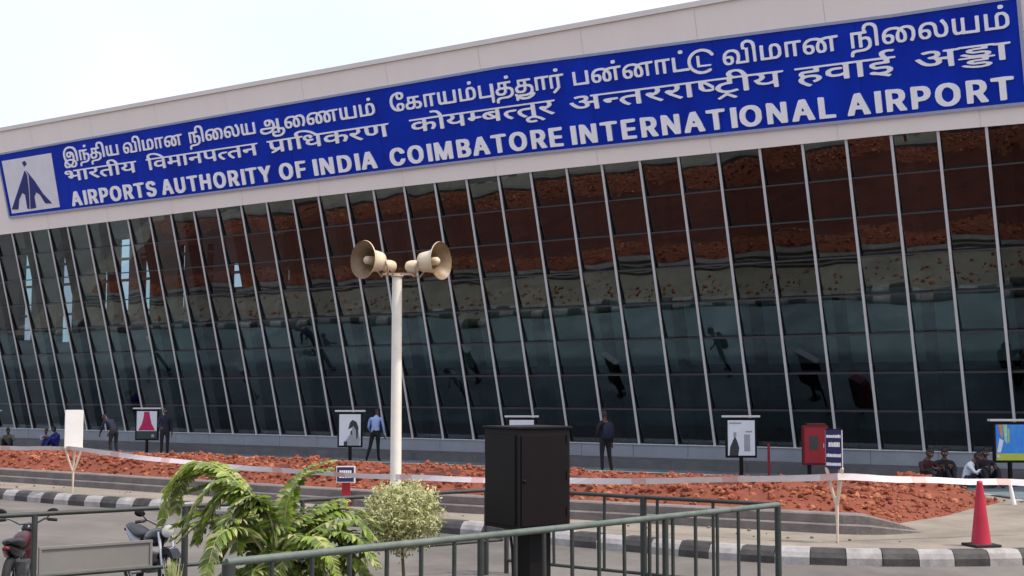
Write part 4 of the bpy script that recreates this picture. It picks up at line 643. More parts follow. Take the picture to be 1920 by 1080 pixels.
'E0': '236,-3 231,-2 225,1 220,6 217,10 215,14 213,26 214,36 217,45 220,49 224,53 229,56 237,58 247,58 257,55 262,52 267,46 270,40 271,35 271,20 270,15 267,9 264,5 260,2 255,-1 247,-3|418,-3 414,-2 410,0 405,5 403,8 402,12 402,15 404,16 416,16 418,15 418,12 420,10 423,8 427,8 429,8 434,11 436,14 436,16 434,18 431,20 413,26 409,28 406,32 404,35 404,45 406,50 409,53 416,57 421,58 432,58 437,57 446,52 449,48 450,45 449,41 447,40 437,40 435,41 432,46 427,47 425,47 422,46 420,44 419,42 419,39 422,36 437,31 444,28 450,22 451,18 451,12 448,5 443,0 439,-2 433,-3|1,-2 0,0 1,5 17,49 20,55 21,57 33,58 35,57 36,56 45,32 57,1 57,-1 56,-2 53,-2 42,-2 41,-1 37,12 36,13 22,14 21,13 20,12 16,-1 15,-2 12,-2|71,-2 70,-1 70,1 70,55 70,56 72,57 84,57 86,56 86,54 86,0 85,-1 83,-2|98,-2 97,-1 97,1 97,54 97,56 98,57 100,58 126,57 131,56 135,54 140,50 143,42 143,34 141,28 135,22 134,20 145,1 145,-1 144,-2 132,-2 129,-2 127,1 118,18 116,19 114,20 113,19 112,18 111,-1 109,-2|158,-2 157,-1 157,1 157,54 157,56 158,57 160,58 186,57 191,56 197,53 201,48 203,42 203,34 200,26 195,22 190,19 183,18 173,17 172,15 171,-1 169,-2|286,-2 285,-1 285,1 285,54 285,56 286,57 288,58 314,57 319,56 323,54 328,50 331,42 331,34 329,28 323,22 322,20 333,1 333,-1 332,-2 320,-2 317,-2 315,1 306,18 304,19 302,20 301,19 300,18 299,-1 297,-2|360,-2 359,-1 359,1 359,46 357,47 342,48 341,50 341,55 341,56 343,57 372,58 390,57 392,55 392,50 391,49 389,48 376,48 374,47 374,45 374,0 373,-1 371,-2|240,8 243,8 249,10 253,14 256,22 256,33 254,39 249,44 244,47 242,47 238,46 236,45 233,42 229,35 228,28 229,20 232,14 236,10|25,24 29,24 31,24 32,26 30,31 28,33 27,33 25,26|173,29 180,29 183,30 186,32 188,36 188,39 185,45 178,47 173,47 172,47 172,31|113,30 119,30 126,32 128,36 128,39 127,43 125,45 118,47 113,47 112,47 112,32|301,30 307,30 314,32 316,36 316,39 315,43 313,45 306,47 301,47 300,47 300,32',
'E1': '86,-3 79,-1 75,2 71,6 68,12 68,54 68,56 70,57 79,58 81,57 83,56 83,16 84,13 86,11 91,8 94,8 98,9 101,12 104,17 104,54 104,56 106,57 115,58 117,57 119,56 119,12 115,5 111,2 107,-1 99,-3|283,-3 278,-2 272,1 267,6 264,10 262,14 260,26 261,36 264,45 267,49 271,53 276,56 284,58 294,58 304,55 309,52 314,46 317,40 318,35 318,20 317,15 314,9 311,5 307,2 302,-1 294,-3|1,-2 0,0 1,5 17,49 20,55 21,57 33,58 35,57 36,56 45,32 57,1 57,-1 56,-2 53,-2 42,-2 41,-1 37,12 36,13 22,14 21,13 20,12 16,-1 15,-2 12,-2|151,-2 150,-1 150,1 150,46 148,47 133,48 132,50 132,55 133,57 134,57 163,58 181,57 183,55 183,50 182,48 180,48 167,48 165,47 165,45 165,0 164,-2 162,-2|196,-2 195,-1 195,1 195,54 195,56 197,57 206,58 208,57 210,56 210,36 211,34 228,34 230,34 231,35 231,56 233,57 245,57 246,56 246,54 246,1 245,-1 243,-2 234,-2 232,-2 231,-1 231,20 230,22 212,22 211,22 210,21 210,-1 207,-2|333,-2 332,-1 332,1 332,54 332,56 333,57 335,58 361,57 366,56 370,54 375,50 378,42 378,34 376,28 370,22 369,20 380,1 380,-1 379,-2 367,-2 364,-2 362,1 353,18 351,19 349,20 348,19 347,18 346,-1 344,-2|395,-2 394,-1 394,1 394,55 394,56 396,57 408,57 410,56 410,54 410,0 409,-1 407,-2|435,-2 434,-1 434,1 434,46 432,47 417,48 416,50 416,55 416,56 418,57 447,58 465,57 467,55 467,50 466,49 464,48 451,48 449,47 449,45 449,0 448,-1 446,-2|496,-2 495,0 495,22 476,52 475,55 475,56 477,57 489,57 493,54 502,38 503,38 506,42 513,54 516,57 528,57 531,56 531,54 510,21 510,-1 507,-2|287,8 290,8 296,10 300,14 303,22 303,33 301,39 296,44 291,47 289,47 285,46 283,45 280,42 276,35 275,28 276,20 279,14 283,10|25,24 29,24 31,24 32,26 30,31 28,33 27,33 25,26|348,30 354,30 360,32 363,36 363,39 362,43 360,45 353,47 348,47 347,47 347,32',
'E2': '23,-3 18,-2 12,1 7,6 4,10 2,14 0,26 1,36 4,45 7,49 11,53 16,56 24,58 34,58 44,55 49,52 54,46 57,40 58,35 58,20 57,15 54,9 51,5 47,2 42,-1 34,-3|73,-2 72,-1 72,1 72,56 73,57 75,58 112,57 114,56 114,54 114,50 113,48 101,48 88,47 87,45 87,34 88,33 89,32 109,32 111,30 111,23 108,22 89,22 88,21 87,19 87,-1 84,-2|27,8 30,8 36,10 40,14 43,22 43,33 41,39 36,44 31,47 29,47 25,46 23,45 20,42 16,35 15,28 16,20 19,14 23,10',
'E3': '2,-2 0,-1 0,1 0,55 0,56 2,57 14,57 16,56 16,54 16,0 16,-1 14,-2|28,-2 27,-1 27,1 27,54 28,56 28,57 30,58 40,57 42,56 45,54 60,29 62,26 64,26 64,56 66,57 76,57 78,56 79,54 79,1 78,-1 78,-2 76,-2 63,-2 46,25 44,28 42,28 42,-1 40,-2|96,-2 95,-1 95,1 95,54 96,56 96,57 98,58 124,57 130,56 136,53 138,50 142,47 145,41 147,31 147,23 146,17 143,10 140,6 137,3 132,0 124,-2|164,-2 162,-1 162,1 162,55 163,57 164,57 176,57 178,56 178,54 178,0 177,-2 176,-2|186,-2 184,0 185,5 201,49 204,55 205,57 218,58 220,57 220,56 230,32 241,1 241,-1 240,-2 238,-2 226,-2 225,-1 221,12 220,13 206,14 205,13 204,12 200,-1 199,-2 196,-2|111,8 114,8 121,9 126,12 128,15 130,17 132,25 132,30 131,36 129,40 126,42 124,44 120,46 112,48 111,47 110,46 110,10|209,24 214,24 216,24 216,26 214,31 212,33 212,33 209,26',
'E4': '24,-3 18,-2 12,1 7,6 3,12 1,19 0,27 2,41 7,49 14,55 24,58 34,58 42,56 48,52 54,46 56,41 56,37 54,36 44,36 42,37 40,38 39,42 36,44 30,47 26,46 21,43 19,41 16,35 15,28 16,20 18,16 20,13 23,10 28,8 30,8 36,10 42,19 54,19 55,19 56,17 55,11 50,4 42,-1 34,-3|90,-3 86,-2 80,1 74,6 71,10 69,14 67,26 68,36 71,45 74,49 78,53 84,56 92,58 102,58 112,55 116,52 121,46 124,40 125,35 125,20 124,15 121,9 118,5 114,2 110,-1 102,-3|450,-3 446,-2 440,1 434,6 431,10 429,14 427,26 428,36 431,45 434,49 438,53 444,56 452,58 462,58 472,55 476,52 481,46 484,40 485,35 485,20 484,15 481,9 478,5 474,2 470,-1 462,-3|142,-2 141,-1 141,1 141,55 142,57 144,57 156,57 157,56 157,54 157,0 156,-2 154,-2|168,-2 167,-1 167,1 167,54 167,56 168,57 182,58 184,56 197,24 198,23 201,26 211,54 213,57 216,58 228,57 230,55 230,49 230,1 230,-1 229,-2 218,-2 216,-1 214,18 214,18 212,16 206,-1 204,-2 192,-2 190,1 182,21 182,21 181,-1 178,-2|248,-2 247,-1 247,1 247,54 248,56 248,57 250,58 278,57 284,55 288,52 290,50 292,43 292,38 291,34 287,30 287,29 292,24 294,17 294,10 293,7 290,3 284,-1 278,-2|304,-2 302,0 303,5 319,49 322,55 323,57 336,58 338,57 338,56 348,32 359,1 359,-1 358,-2 356,-2 344,-2 343,-1 339,12 338,13 324,14 323,13 322,12 318,-1 317,-2 314,-2|386,-2 385,-1 385,1 385,46 384,47 368,48 367,50 367,55 368,56 370,57 398,58 416,57 418,55 418,50 418,49 416,48 402,48 400,47 400,45 400,0 400,-1 398,-2|502,-2 500,-1 500,1 500,54 500,56 501,57 504,58 530,57 534,56 538,54 543,50 546,42 546,34 544,28 538,22 537,20 548,1 548,-1 547,-2 536,-2 532,-2 530,1 521,18 520,19 518,20 516,19 515,18 514,-1 512,-2|560,-2 559,-1 559,1 559,56 560,57 562,58 598,58 600,57 601,56 601,50 600,48 575,47 574,45 574,34 576,33 596,32 598,31 599,25 598,23 575,22 574,20 574,10 574,8 576,8 600,7 601,5 601,-1 600,-2 598,-2|94,8 98,8 104,10 107,14 110,22 110,33 108,39 104,44 98,47 96,47 92,46 90,45 87,42 83,35 82,28 83,20 86,14 90,10|263,8 270,8 277,10 279,13 279,15 276,20 272,22 263,22 262,20 262,10|454,8 458,8 464,10 467,14 470,22 470,33 468,39 464,44 458,47 456,47 452,46 450,45 447,42 443,35 442,28 443,20 446,14 450,10|327,24 332,24 334,24 334,26 332,31 330,33 330,33 327,26|516,30 522,30 528,32 531,36 531,39 530,43 528,45 522,47 516,47 516,47 515,32|263,33 268,33 272,34 274,36 277,40 276,42 274,45 268,47 264,47 262,47 262,35',
'E5': '510,-3 506,-2 500,1 494,6 491,10 489,14 487,26 488,36 491,45 494,49 498,53 504,56 512,58 522,58 532,55 537,51 541,46 544,40 545,35 545,20 544,15 541,9 538,5 534,2 530,-1 522,-3|2,-2 0,-1 0,1 0,55 0,56 2,57 14,57 16,56 16,54 16,0 16,-1 14,-2|28,-2 27,-1 27,1 27,54 28,56 28,57 30,58 40,57 42,56 45,54 60,29 62,26 64,26 64,56 66,57 76,57 78,56 79,54 79,1 78,-1 78,-2 76,-2 63,-2 46,25 44,28 42,28 42,-1 40,-2|110,-2 109,-1 109,1 109,46 108,47 92,48 91,50 91,55 92,56 94,57 122,58 140,57 142,55 142,50 141,48 140,48 126,48 124,47 124,45 124,0 123,-2 122,-2|156,-2 154,-1 154,1 154,56 156,57 158,58 192,58 194,57 196,56 196,50 194,48 170,47 169,45 169,34 170,33 192,32 194,31 194,25 192,23 170,22 169,20 169,10 170,8 170,8 194,7 196,5 196,-1 194,-2 192,-2|212,-2 211,-1 211,1 211,54 211,56 212,57 214,58 240,57 246,56 250,54 254,50 257,42 257,34 255,28 249,22 248,20 259,1 259,-1 258,-2 246,-2 244,-2 241,1 232,18 230,19 228,20 227,19 226,18 226,-1 224,-2|272,-2 271,-1 271,1 271,54 272,56 272,57 274,58 284,57 286,56 289,54 304,29 306,26 308,26 308,56 310,57 320,57 322,56 323,54 323,1 322,-1 322,-2 320,-2 307,-2 290,25 288,28 286,28 286,-1 284,-2|336,-2 334,0 335,5 351,49 354,55 355,57 368,58 370,57 370,56 380,32 391,1 391,-1 390,-2 388,-2 376,-2 375,-1 371,12 370,13 356,14 355,13 354,12 350,-1 349,-2 346,-2|418,-2 416,-1 416,1 416,46 414,47 400,48 398,50 398,55 398,56 400,57 430,58 448,57 449,55 449,50 448,49 446,48 434,48 432,47 431,45 431,0 430,-1 428,-2|466,-2 464,-1 464,1 464,55 464,56 466,57 478,57 480,56 480,54 480,0 479,-2 478,-2|560,-2 559,-1 559,1 559,54 560,56 560,57 562,58 572,57 574,56 577,54 592,29 594,26 596,26 596,56 598,57 608,57 610,56 611,54 611,1 610,-1 610,-2 608,-2 595,-2 578,25 576,28 574,28 574,-1 572,-2|624,-2 623,0 624,5 640,49 643,55 644,57 656,58 658,57 660,56 668,32 680,1 680,-1 679,-2 676,-2 666,-2 664,-1 660,12 659,13 646,14 644,13 643,12 639,-1 638,-2 636,-2|692,-2 691,-1 691,1 691,56 692,57 694,58 704,57 706,56 706,33 706,10 706,8 708,8 730,7 732,5 732,-1 730,-2 728,-2|514,8 518,8 524,10 527,14 530,22 530,33 528,39 524,44 518,47 516,47 512,46 510,45 507,42 503,35 502,28 503,20 506,14 510,10|359,24 364,24 366,24 366,26 364,31 362,33 362,33 359,26|648,24 652,24 654,24 655,26 653,31 652,33 650,33 648,26|227,30 234,30 240,32 242,36 242,39 241,43 239,45 232,47 228,47 226,47 226,32',
'E6': '236,-3 231,-2 225,1 220,6 217,10 215,14 213,26 214,36 217,45 220,49 224,53 229,56 237,58 247,58 257,55 262,52 267,46 270,40 271,35 271,20 270,15 267,9 264,5 260,2 255,-1 247,-3|1,-2 0,0 1,5 17,49 20,55 21,57 33,58 35,57 36,56 45,32 57,1 57,-1 56,-2 53,-2 42,-2 41,-1 37,12 36,13 22,14 21,13 20,12 16,-1 15,-2 12,-2|71,-2 70,-1 70,1 70,55 70,56 72,57 84,57 86,56 86,54 86,0 85,-1 83,-2|98,-2 97,-1 97,1 97,54 97,56 98,57 100,58 126,57 131,56 135,54 140,50 143,42 143,34 141,28 135,22 134,20 145,1 145,-1 144,-2 132,-2 129,-2 127,1 118,18 116,19 114,20 113,19 112,18 111,-1 109,-2|158,-2 157,-1 157,1 157,54 157,56 158,57 160,58 186,57 191,56 197,53 201,48 203,42 203,34 200,26 195,22 190,19 183,18 173,17 172,15 171,-1 169,-2|286,-2 285,-1 285,1 285,54 285,56 286,57 288,58 314,57 319,56 323,54 328,50 331,42 331,34 329,28 323,22 322,20 333,1 333,-1 332,-2 320,-2 317,-2 315,1 306,18 304,19 302,20 301,19 300,18 299,-1 297,-2|360,-2 359,-1 359,1 359,46 357,47 342,48 341,50 341,55 341,56 343,57 372,58 390,57 392,55 392,50 391,49 389,48 376,48 374,47 374,45 374,0 373,-1 371,-2|240,8 243,8 249,10 253,14 256,22 256,33 254,39 249,44 244,47 242,47 238,46 236,45 233,42 229,35 228,28 229,20 232,14 236,10|25,24 29,24 31,24 32,26 30,31 28,33 27,33 25,26|173,29 180,29 183,30 186,32 188,36 188,39 185,45 178,47 173,47 172,47 172,31|113,30 119,30 126,32 128,36 128,39 127,43 125,45 118,47 113,47 112,47 112,32|301,30 307,30 314,32 316,36 316,39 315,43 313,45 306,47 301,47 300,47 300,32',
}

def word_mesh(key, sl, sr, base, scale, off, m, name, parent):
    cu = bpy.data.curves.new(name, 'CURVE'); cu.dimensions = '2D'; cu.fill_mode = 'BOTH'; cu.extrude = 0.5
    xs = []
    for c in WORDS[key].split('|'):
        pts = [tuple(map(int, q.split(','))) for q in c.split()]
        sp = cu.splines.new('POLY'); sp.points.add(len(pts) - 1); sp.use_cyclic_u = True
        for k, (x, y) in enumerate(pts):
            sp.points[k].co = (x, y, 0, 1); xs.append(x)
    tmp = bpy.data.objects.new("tmp", cu)
    C.objects.link(tmp); bpy.context.view_layer.update()
    dg = bpy.context.evaluated_depsgraph_get()
    me = bpy.data.meshes.new_from_object(tmp.evaluated_get(dg))
    C.objects.unlink(tmp); bpy.data.objects.remove(tmp); bpy.data.curves.remove(cu)
    x0, x1 = min(xs), max(xs)
    for v in me.vertices:
        s = sl + (sr - sl) * (v.co.x - x0) / (x1 - x0)
        v.co = WP(s, bow(s) + base + v.co.y * scale, off + (0.02 if v.co.z > 0 else -0.02)) - parent.location
    me.materials.clear(); me.materials.append(m)
    me.name = name; me.update()
    o = bpy.data.objects.new(name, me); C.objects.link(o); o.parent = parent
    return o
def build_sign():
    SL, SR, OF = 23.66, -17.0, 0.16
    root = thing("airport_sign", tuple(WP(3.0, 10.2, 0.13)), "long blue board with white Tamil, Hindi and English lettering fixed to the fascia", "sign")
    L = root.location
    n = 40; ss = [SL + (SR - SL) * j / n for j in range(n + 1)]
    b = MB()
    b.grid([[WP(s, lerp_tab(TOPS, s), OF - .012) - L for s in ss], [WP(s, bow(s), OF - .012) - L for s in ss]], M['navy'], smooth=False)
    jr = random.Random(6)
    for j in range(10):
        a, c = SL + (SR - SL) * j / 10, SL + (SR - SL) * (j + 1) / 10
        s4 = [a - .006 + (c - a + .012) * q / 4 for q in range(5)]; o = OF + jr.uniform(-.003, .003)
        b.grid([[WP(s, lerp_tab(TOPS, s), o) - L for s in s4], [WP(s, bow(s), o) - L for s in s4]], M['blue'], smooth=False)
    for hf in (lambda s: lerp_tab(TOPS, s), bow):
        b.grid([[WP(s, hf(s), OF) - L for s in ss], [WP(s, hf(s), 0.11) - L for s in ss]], M['blue'], smooth=False)
    b.build("board", root)
    b = MB(); w = 0.07
    for hf, sg in ((lambda s: lerp_tab(TOPS, s), 1), (bow, -1)):
        r = []
        for s in ss:
            h = hf(s)
            r.append([WP(s, h - sg * 0.005, 0.11) - L, WP(s, h - sg * 0.005, OF + .03) - L, WP(s, h + sg * w, OF + .03) - L, WP(s, h + sg * w, 0.105) - L])
        b.grid(r, M['frame'], smooth=False)
    for s, sg in ((SL, 1), (SR, -1)):
        h0, h1 = bow(s) - w, lerp_tab(TOPS, s) + w
        b.hexa([WP(s + sg * w, h0, OF + .028) - L, WP(s, h0, OF + .028) - L, WP(s, h0, .11) - L, WP(s + sg * w, h0, .11) - L, WP(s + sg * w, h1, OF + .028) - L, WP(s, h1, OF + .028) - L, WP(s, h1, .11) - L, WP(s + sg * w, h1, .11) - L], M['frame'])
    b.build("frame", root)
    # emblem: pale square with a blue swept spire of two arches
    b = MB(); q = [(23.46, 9.03), (20.32, 9.06), (20.23, 11.17), (23.46, 11.16)]
    b.hexa([WP(s, h, 0.155) - L for s, h in q] + [WP(s, h, OF + .02) - L for s, h in q], M['emblem_w'])
    em = b.build("emblem_panel", root)
    b = MB()
    for poly in ([(22.07, 10.65), (22.54, 10.13), (22.95, 9.68), (23.38, 9.2), (22.98, 9.17), (22.8, 9.56), (22.51, 9.81), (22.33, 9.71), (22.36, 9.26), (22.36, 9.15), (22.24, 9.14), (22.08, 9.77), (21.98, 10.46)],
                 [(21.97, 10.63), (21.87, 10.45), (22.0, 9.76), (22.16, 9.13), (21.8, 9.15), (21.79, 9.59), (21.61, 9.76), (21.39, 9.64), (21.15, 9.27), (20.75, 9.25), (21.20, 9.66), (21.59, 10.21)],
                 [(22.13, 10.99), (21.95, 11.03), (21.87, 10.9), (22.06, 10.81)]):
        i = len(b.v); k = len(poly)
        b.v += [tuple(WP(s, h, OF + .021) - L) for s, h in poly] + [tuple(WP(s, h, OF + .045) - L) for s, h in poly]
        b.f.append(tuple(range(i + k, i + 2 * k))); b.m.append(b.mi(M['emblem_b'])); b.sm.append(False)
        for j in range(k):
            b.f.append((i + j, i + (j + 1) % k, i + k + (j + 1) % k, i + k + j)); b.m.append(0); b.sm.append(False)
    b.build("emblem_spire", em)
    rows = dict(T=[(19.51, 16.22), (15.92, 12.64), (12.29, 8.9), (8.67, 3.4), (2.72, -3.95), (-4.28, -8.88), (-9.14, -12.45), (-12.76, -16.79)],
                H=[(19.6, 15.34), (14.78, 8.92), (8.45, 2.92), (2.05, -3.53), (-4.04, -10.84), (-11.17, -13.91), (-14.41, -16.77)],
                E=[(19.51, 14.51), (14.19, 8.49), (8.1, 6.83), (6.48, 3.66), (3.08, -3.64), (-3.95, -12.18), (-12.5, -16.77)])
    for k, (base, sc) in dict(T=(1.79, 0.40 / 64), H=(1.06, 0.40 / 67), E=(0.115, 0.56 / 60)).items():
        for i, (sl, sr) in enumerate(rows[k]):
            key = k + str(i)
            if key not in WORDS: key = 'T1'
            word_mesh(key, sl, sr, base, sc, OF + 0.022, M['letter'], "lettering", root)
build_sign()
# ------------------------------------------------------------------ loudspeaker pole and its two horns
def pole_and_horns():
    K = 1.316
    x, y = -1.98, 22.9
    top = 2.28 + 1.50 * K
    root = thing("loudspeaker_pole", (x, y, 0.195), "tall cream painted round pole carrying two horn loudspeakers", "pole")
    b = MB(); b.tube([(0, 0, 0), (0, 0, 1.2), (0, 0, 2.6), (0, 0, top - .195)], [0.097, 0.094, 0.089, 0.085], M['pole'], 20)
    b.build("shaft", root)
    b = MB(); b.lathe([(0.0, 0.19), (0.099, 0.19), (0.106, 0.16), (0.106, 0.03), (0.19, 0.02), (0.19, 0.0)], M['pole'], seg=16)
    b.build("base_plate", root, loc=(0, 0, 0.002))
    b = MB(); b.lathe([(0.001, 0.0), (0.11, 0.0), (0.11, 0.03), (0.001, 0.03)], M['wire'], seg=16)
    b.box((0, 0.0, 0.05), (0.52, 0.045, 0.04), M['wire'])
    b.build("cross_arm", root, loc=(0, 0, top - .195))
    def horn(sgn, ang, mouth, label):
        ax = Vector((sgn * math.sin(R(ang)), -math.cos(R(ang)), 0.02)).normalized()
        o = Vector((mouth[0] * K, mouth[1] * K, 2.28 + (mouth[2] - 2.28) * K))
        h = thing("horn_loudspeaker", tuple(o - ax * 0.30 * K), label, "loudspeaker", "horn loudspeakers on the pole")
        h.scale = (K, K, K)
        O = ax * 0.30
        b = MB()
        prof = [(0.248, 0.0), (0.252, -0.012), (0.238, -0.02), (0.20, -0.055), (0.165, -0.10), (0.145, -0.16), (0.135, -0.24), (0.125, -0.30), (0.06, -0.32), (0.001, -0.32)]
        b.lathe(prof, M['horn'], O, ax, 32)
        b.build("bell", h)
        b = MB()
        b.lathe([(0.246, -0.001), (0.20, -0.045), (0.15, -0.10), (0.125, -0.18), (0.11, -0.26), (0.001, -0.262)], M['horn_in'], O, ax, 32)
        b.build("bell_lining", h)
        b = MB()
        b.lathe([(0.001, -0.03), (0.03, -0.035), (0.052, -0.06), (0.055, -0.11), (0.06, -0.26)], M['horn'], O, ax, 20)
        b.build("reflex_plug", h)
        b = MB()
        b.lathe([(0.001, -0.54), (0.05, -0.54), (0.075, -0.52), (0.085, -0.48), (0.085, -0.40), (0.065, -0.38), (0.055, -0.32)], M['horn'], O + Vector((0, 0, -0.05)), ax, 20)
        b.build("driver", h)
        # U bracket from the bell down to the cross arm, and a slack cable
        b = MB(); side = ax.cross(Z_).normalized()
        foot = (Vector((x + sgn * 0.23, y, top + 0.06)) - Vector(h.location)) / K
        for k in (-1, 1):
            p0 = O - ax * 0.27 + side * 0.125 * k
            b.tube([p0, p0 - Z_ * 0.08 - ax * 0.05, O - ax * 0.38 - Z_ * 0.19 + side * 0.06 * k, foot + Vector((0, 0, 0.0))], 0.013, M['wire'], 6)
        b.tube([O - ax * 0.50 - Z_ * 0.13, O - ax * 0.55 - Z_ * 0.2, foot - Vector((sgn * 0.07, 0, -0.04)), foot - Vector((sgn * 0.17, 0.03, 0.06))], 0.009, M['rubber'], 6)
        b.build("bracket", h)
    horn(-1, 44, (-1.93, 17.15, 3.985), "cream horn loudspeaker on the pole turned left, its round mouth open to the viewer")
    horn(1, 60, (-0.915, 17.2, 3.975), "cream horn loudspeaker on the pole turned right, seen more from its side")
pole_and_horns()

# ------------------------------------------------------------------ black cabinet
def cabinet():
    Dp = 12.75; x = (988 - 960) * Dp / 2500
    root = thing("equipment_cabinet", (x, Dp, 0), "large matt black steel cabinet on a square black post behind the railing", "cabinet", rz=R(33))
    w, h, z0 = 0.585, 0.925, 1.01
    b = MB(); b.box((0, 0, z0 + h / 2), (w, w, h), M['black']); b.build("housing", root, bevel=0.012)
    b = MB(); b.box((0, -w / 2 - 0.006, z0 + h / 2 - 0.01), (w - 0.06, 0.014, h - 0.09), M['black2']); b.build("rear_door", root, bevel=0.004)
    b = MB(); b.box((-w / 2 - 0.006, 0, z0 + h / 2 - 0.01), (0.012, w - 0.08, h - 0.10), M['black']); b.build("side_panel", root, bevel=0.004)
    b = MB(); b.box((0.0, -0.0, z0 + h + 0.012), (w + 0.035, w + 0.035, 0.022), M['black']); b.build("lid", root, bevel=0.004)
    for z in (0.12, 0.46, 0.80):
        b = MB(); b.tube([(w / 2 - 0.045, -w / 2 - 0.016, z0 + z), (w / 2 - 0.045, -w / 2 - 0.016, z0 + z + 0.07)], 0.009, M['black'], 8); b.build("hinge", root)
    b = MB(); b.lathe([(0.001, 0.012), (0.014, 0.01), (0.016, 0)], M['black'], (-w / 2 + 0.06, -w / 2 - 0.013, z0 + 0.45), (0, -1, 0), 12); b.build("lock", root)
    b = MB(); b.tube([(-0.05, w / 2 - .05, z0 + 0.02), (-.09, .12, 0.8), (-.085, .10, 0.3), (-.11, .2, 0.03)], 0.014, M['rubber'], 7); b.build("cable", root)
    b = MB(); b.box((0.05, -0.03, 0.5), (0.235, 0.235, 1.015), M['black']); b.build("post", root)
    b = MB(); b.box((0.05, -0.03, 0.012), (0.42, 0.42, 0.02), M['black']); b.build("base_plate", root)
cabinet()

# ------------------------------------------------------------------ railings
def railing(name_label, A, B, posts, bars, low=0.16, top=1.05, rr=0.030, tm='rail'):
    A, B = Vector((*A, 0)), Vector((*B, 0)); L = (B - A).length
    ang = math.atan2((B - A).y, (B - A).x)
    root = thing("metal_railing", tuple(A), name_label, "railing", "green steel railings round the planted enclosure", rz=ang)
    b = MB(); b.tube([(-0.02, 0, top), (L * .5, 0, top - 0.004), (L + 0.02, 0, top)], rr, M[tm], 10); b.build("top_rail", root)
    b = MB(); b.tube([(0, 0, low), (L, 0, low)], 0.02, M['bar'], 8); b.build("bottom_rail", root)
    pm = bar = None
    for t, r in posts:
        b = MB(); b.tube([(t * L, 0, 0), (t * L, 0, top - 0.01)], r, M['rail' if r > .05 else 'bar'], 10); b.build("post", root)
    if bars:
        n = int(L / bars)
        for k in range(1, n):
            t = k / n
            if any(abs(t - q) * L < 0.07 for q, _ in posts): continue
            j = random.uniform(-.012, .012)
            b = MB(); b.tube([(t * L, 0, low), (t * L + j, 0, top - 0.01)], 0.019, M['bar'], 7); b.build("baluster", root)
    return root, L
r_, L_ = railing("foreground green railing with many upright bars, from bottom left to a corner post", (-2.05, 9.78), (2.9, 14.7), [(0.0, 0.05), (0.36, 0.03), (0.72, 0.032), (1.0, 0.035)], 0.36)
railing("thin dark green railing at the back of the enclosure running behind the black cabinet", (-0.07, 17.05), (2.86, 14.78), [(0.0, 0.03), (0.55, 0.04)], 0.66, rr=0.024, tm='bar')
r_, L_ = railing("plain green two rail railing on the left in front of the parked motorcycles", (-6.8, 12.15), (-0.12, 17.02), [(0.03, 0.03), (0.243, 0.055), (0.297, 0.03), (0.49, 0.036), (0.60, 0.026), (0.66, 0.026), (0.97, 0.03)], None, low=0.42, rr=0.024, tm='bar')
b = MB(); x0, x1 = 0.305 * L_, 0.445 * L_
b.box(((x0 + x1) / 2, 0.02, 0.565), (x1 - x0, 0.02, 0.26), M['white_board']); b.build("infill_panel", r_)
b = MB()
for z in (0.44, 0.70): b.box(((x0 + x1) / 2, 0.015, z), (x1 - x0 + .03, 0.04, 0.025), M['white_board'])
for xx in (x0, x1): b.box((xx, 0.015, 0.57), (0.025, 0.038, 0.235), M['white_board'])
b.build("panel_frame", r_)

# ------------------------------------------------------------------ traffic cone, barrier tape, signs on stakes
def cone():
    root = thing("traffic_cone", (6.33, 18.2, 0.205), "tall slender red traffic cone standing on the sandy island", "cone")
    b = MB(); b.lathe([(0.135, 0.03), (0.128, 0.06), (0.040, 0.84), (0.038, 0.87), (0.022, 0.875), (0.02, 0.80)], M['cone'], seg=24); b.build("body", root)
    b = MB(); b.box((0, 0, 0.018), (0.38, 0.38, 0.034), M['rubber'], Matrix.Rotation(R(12), 3, 'Z')); b.build("base", root, bevel=0.01)
cone()

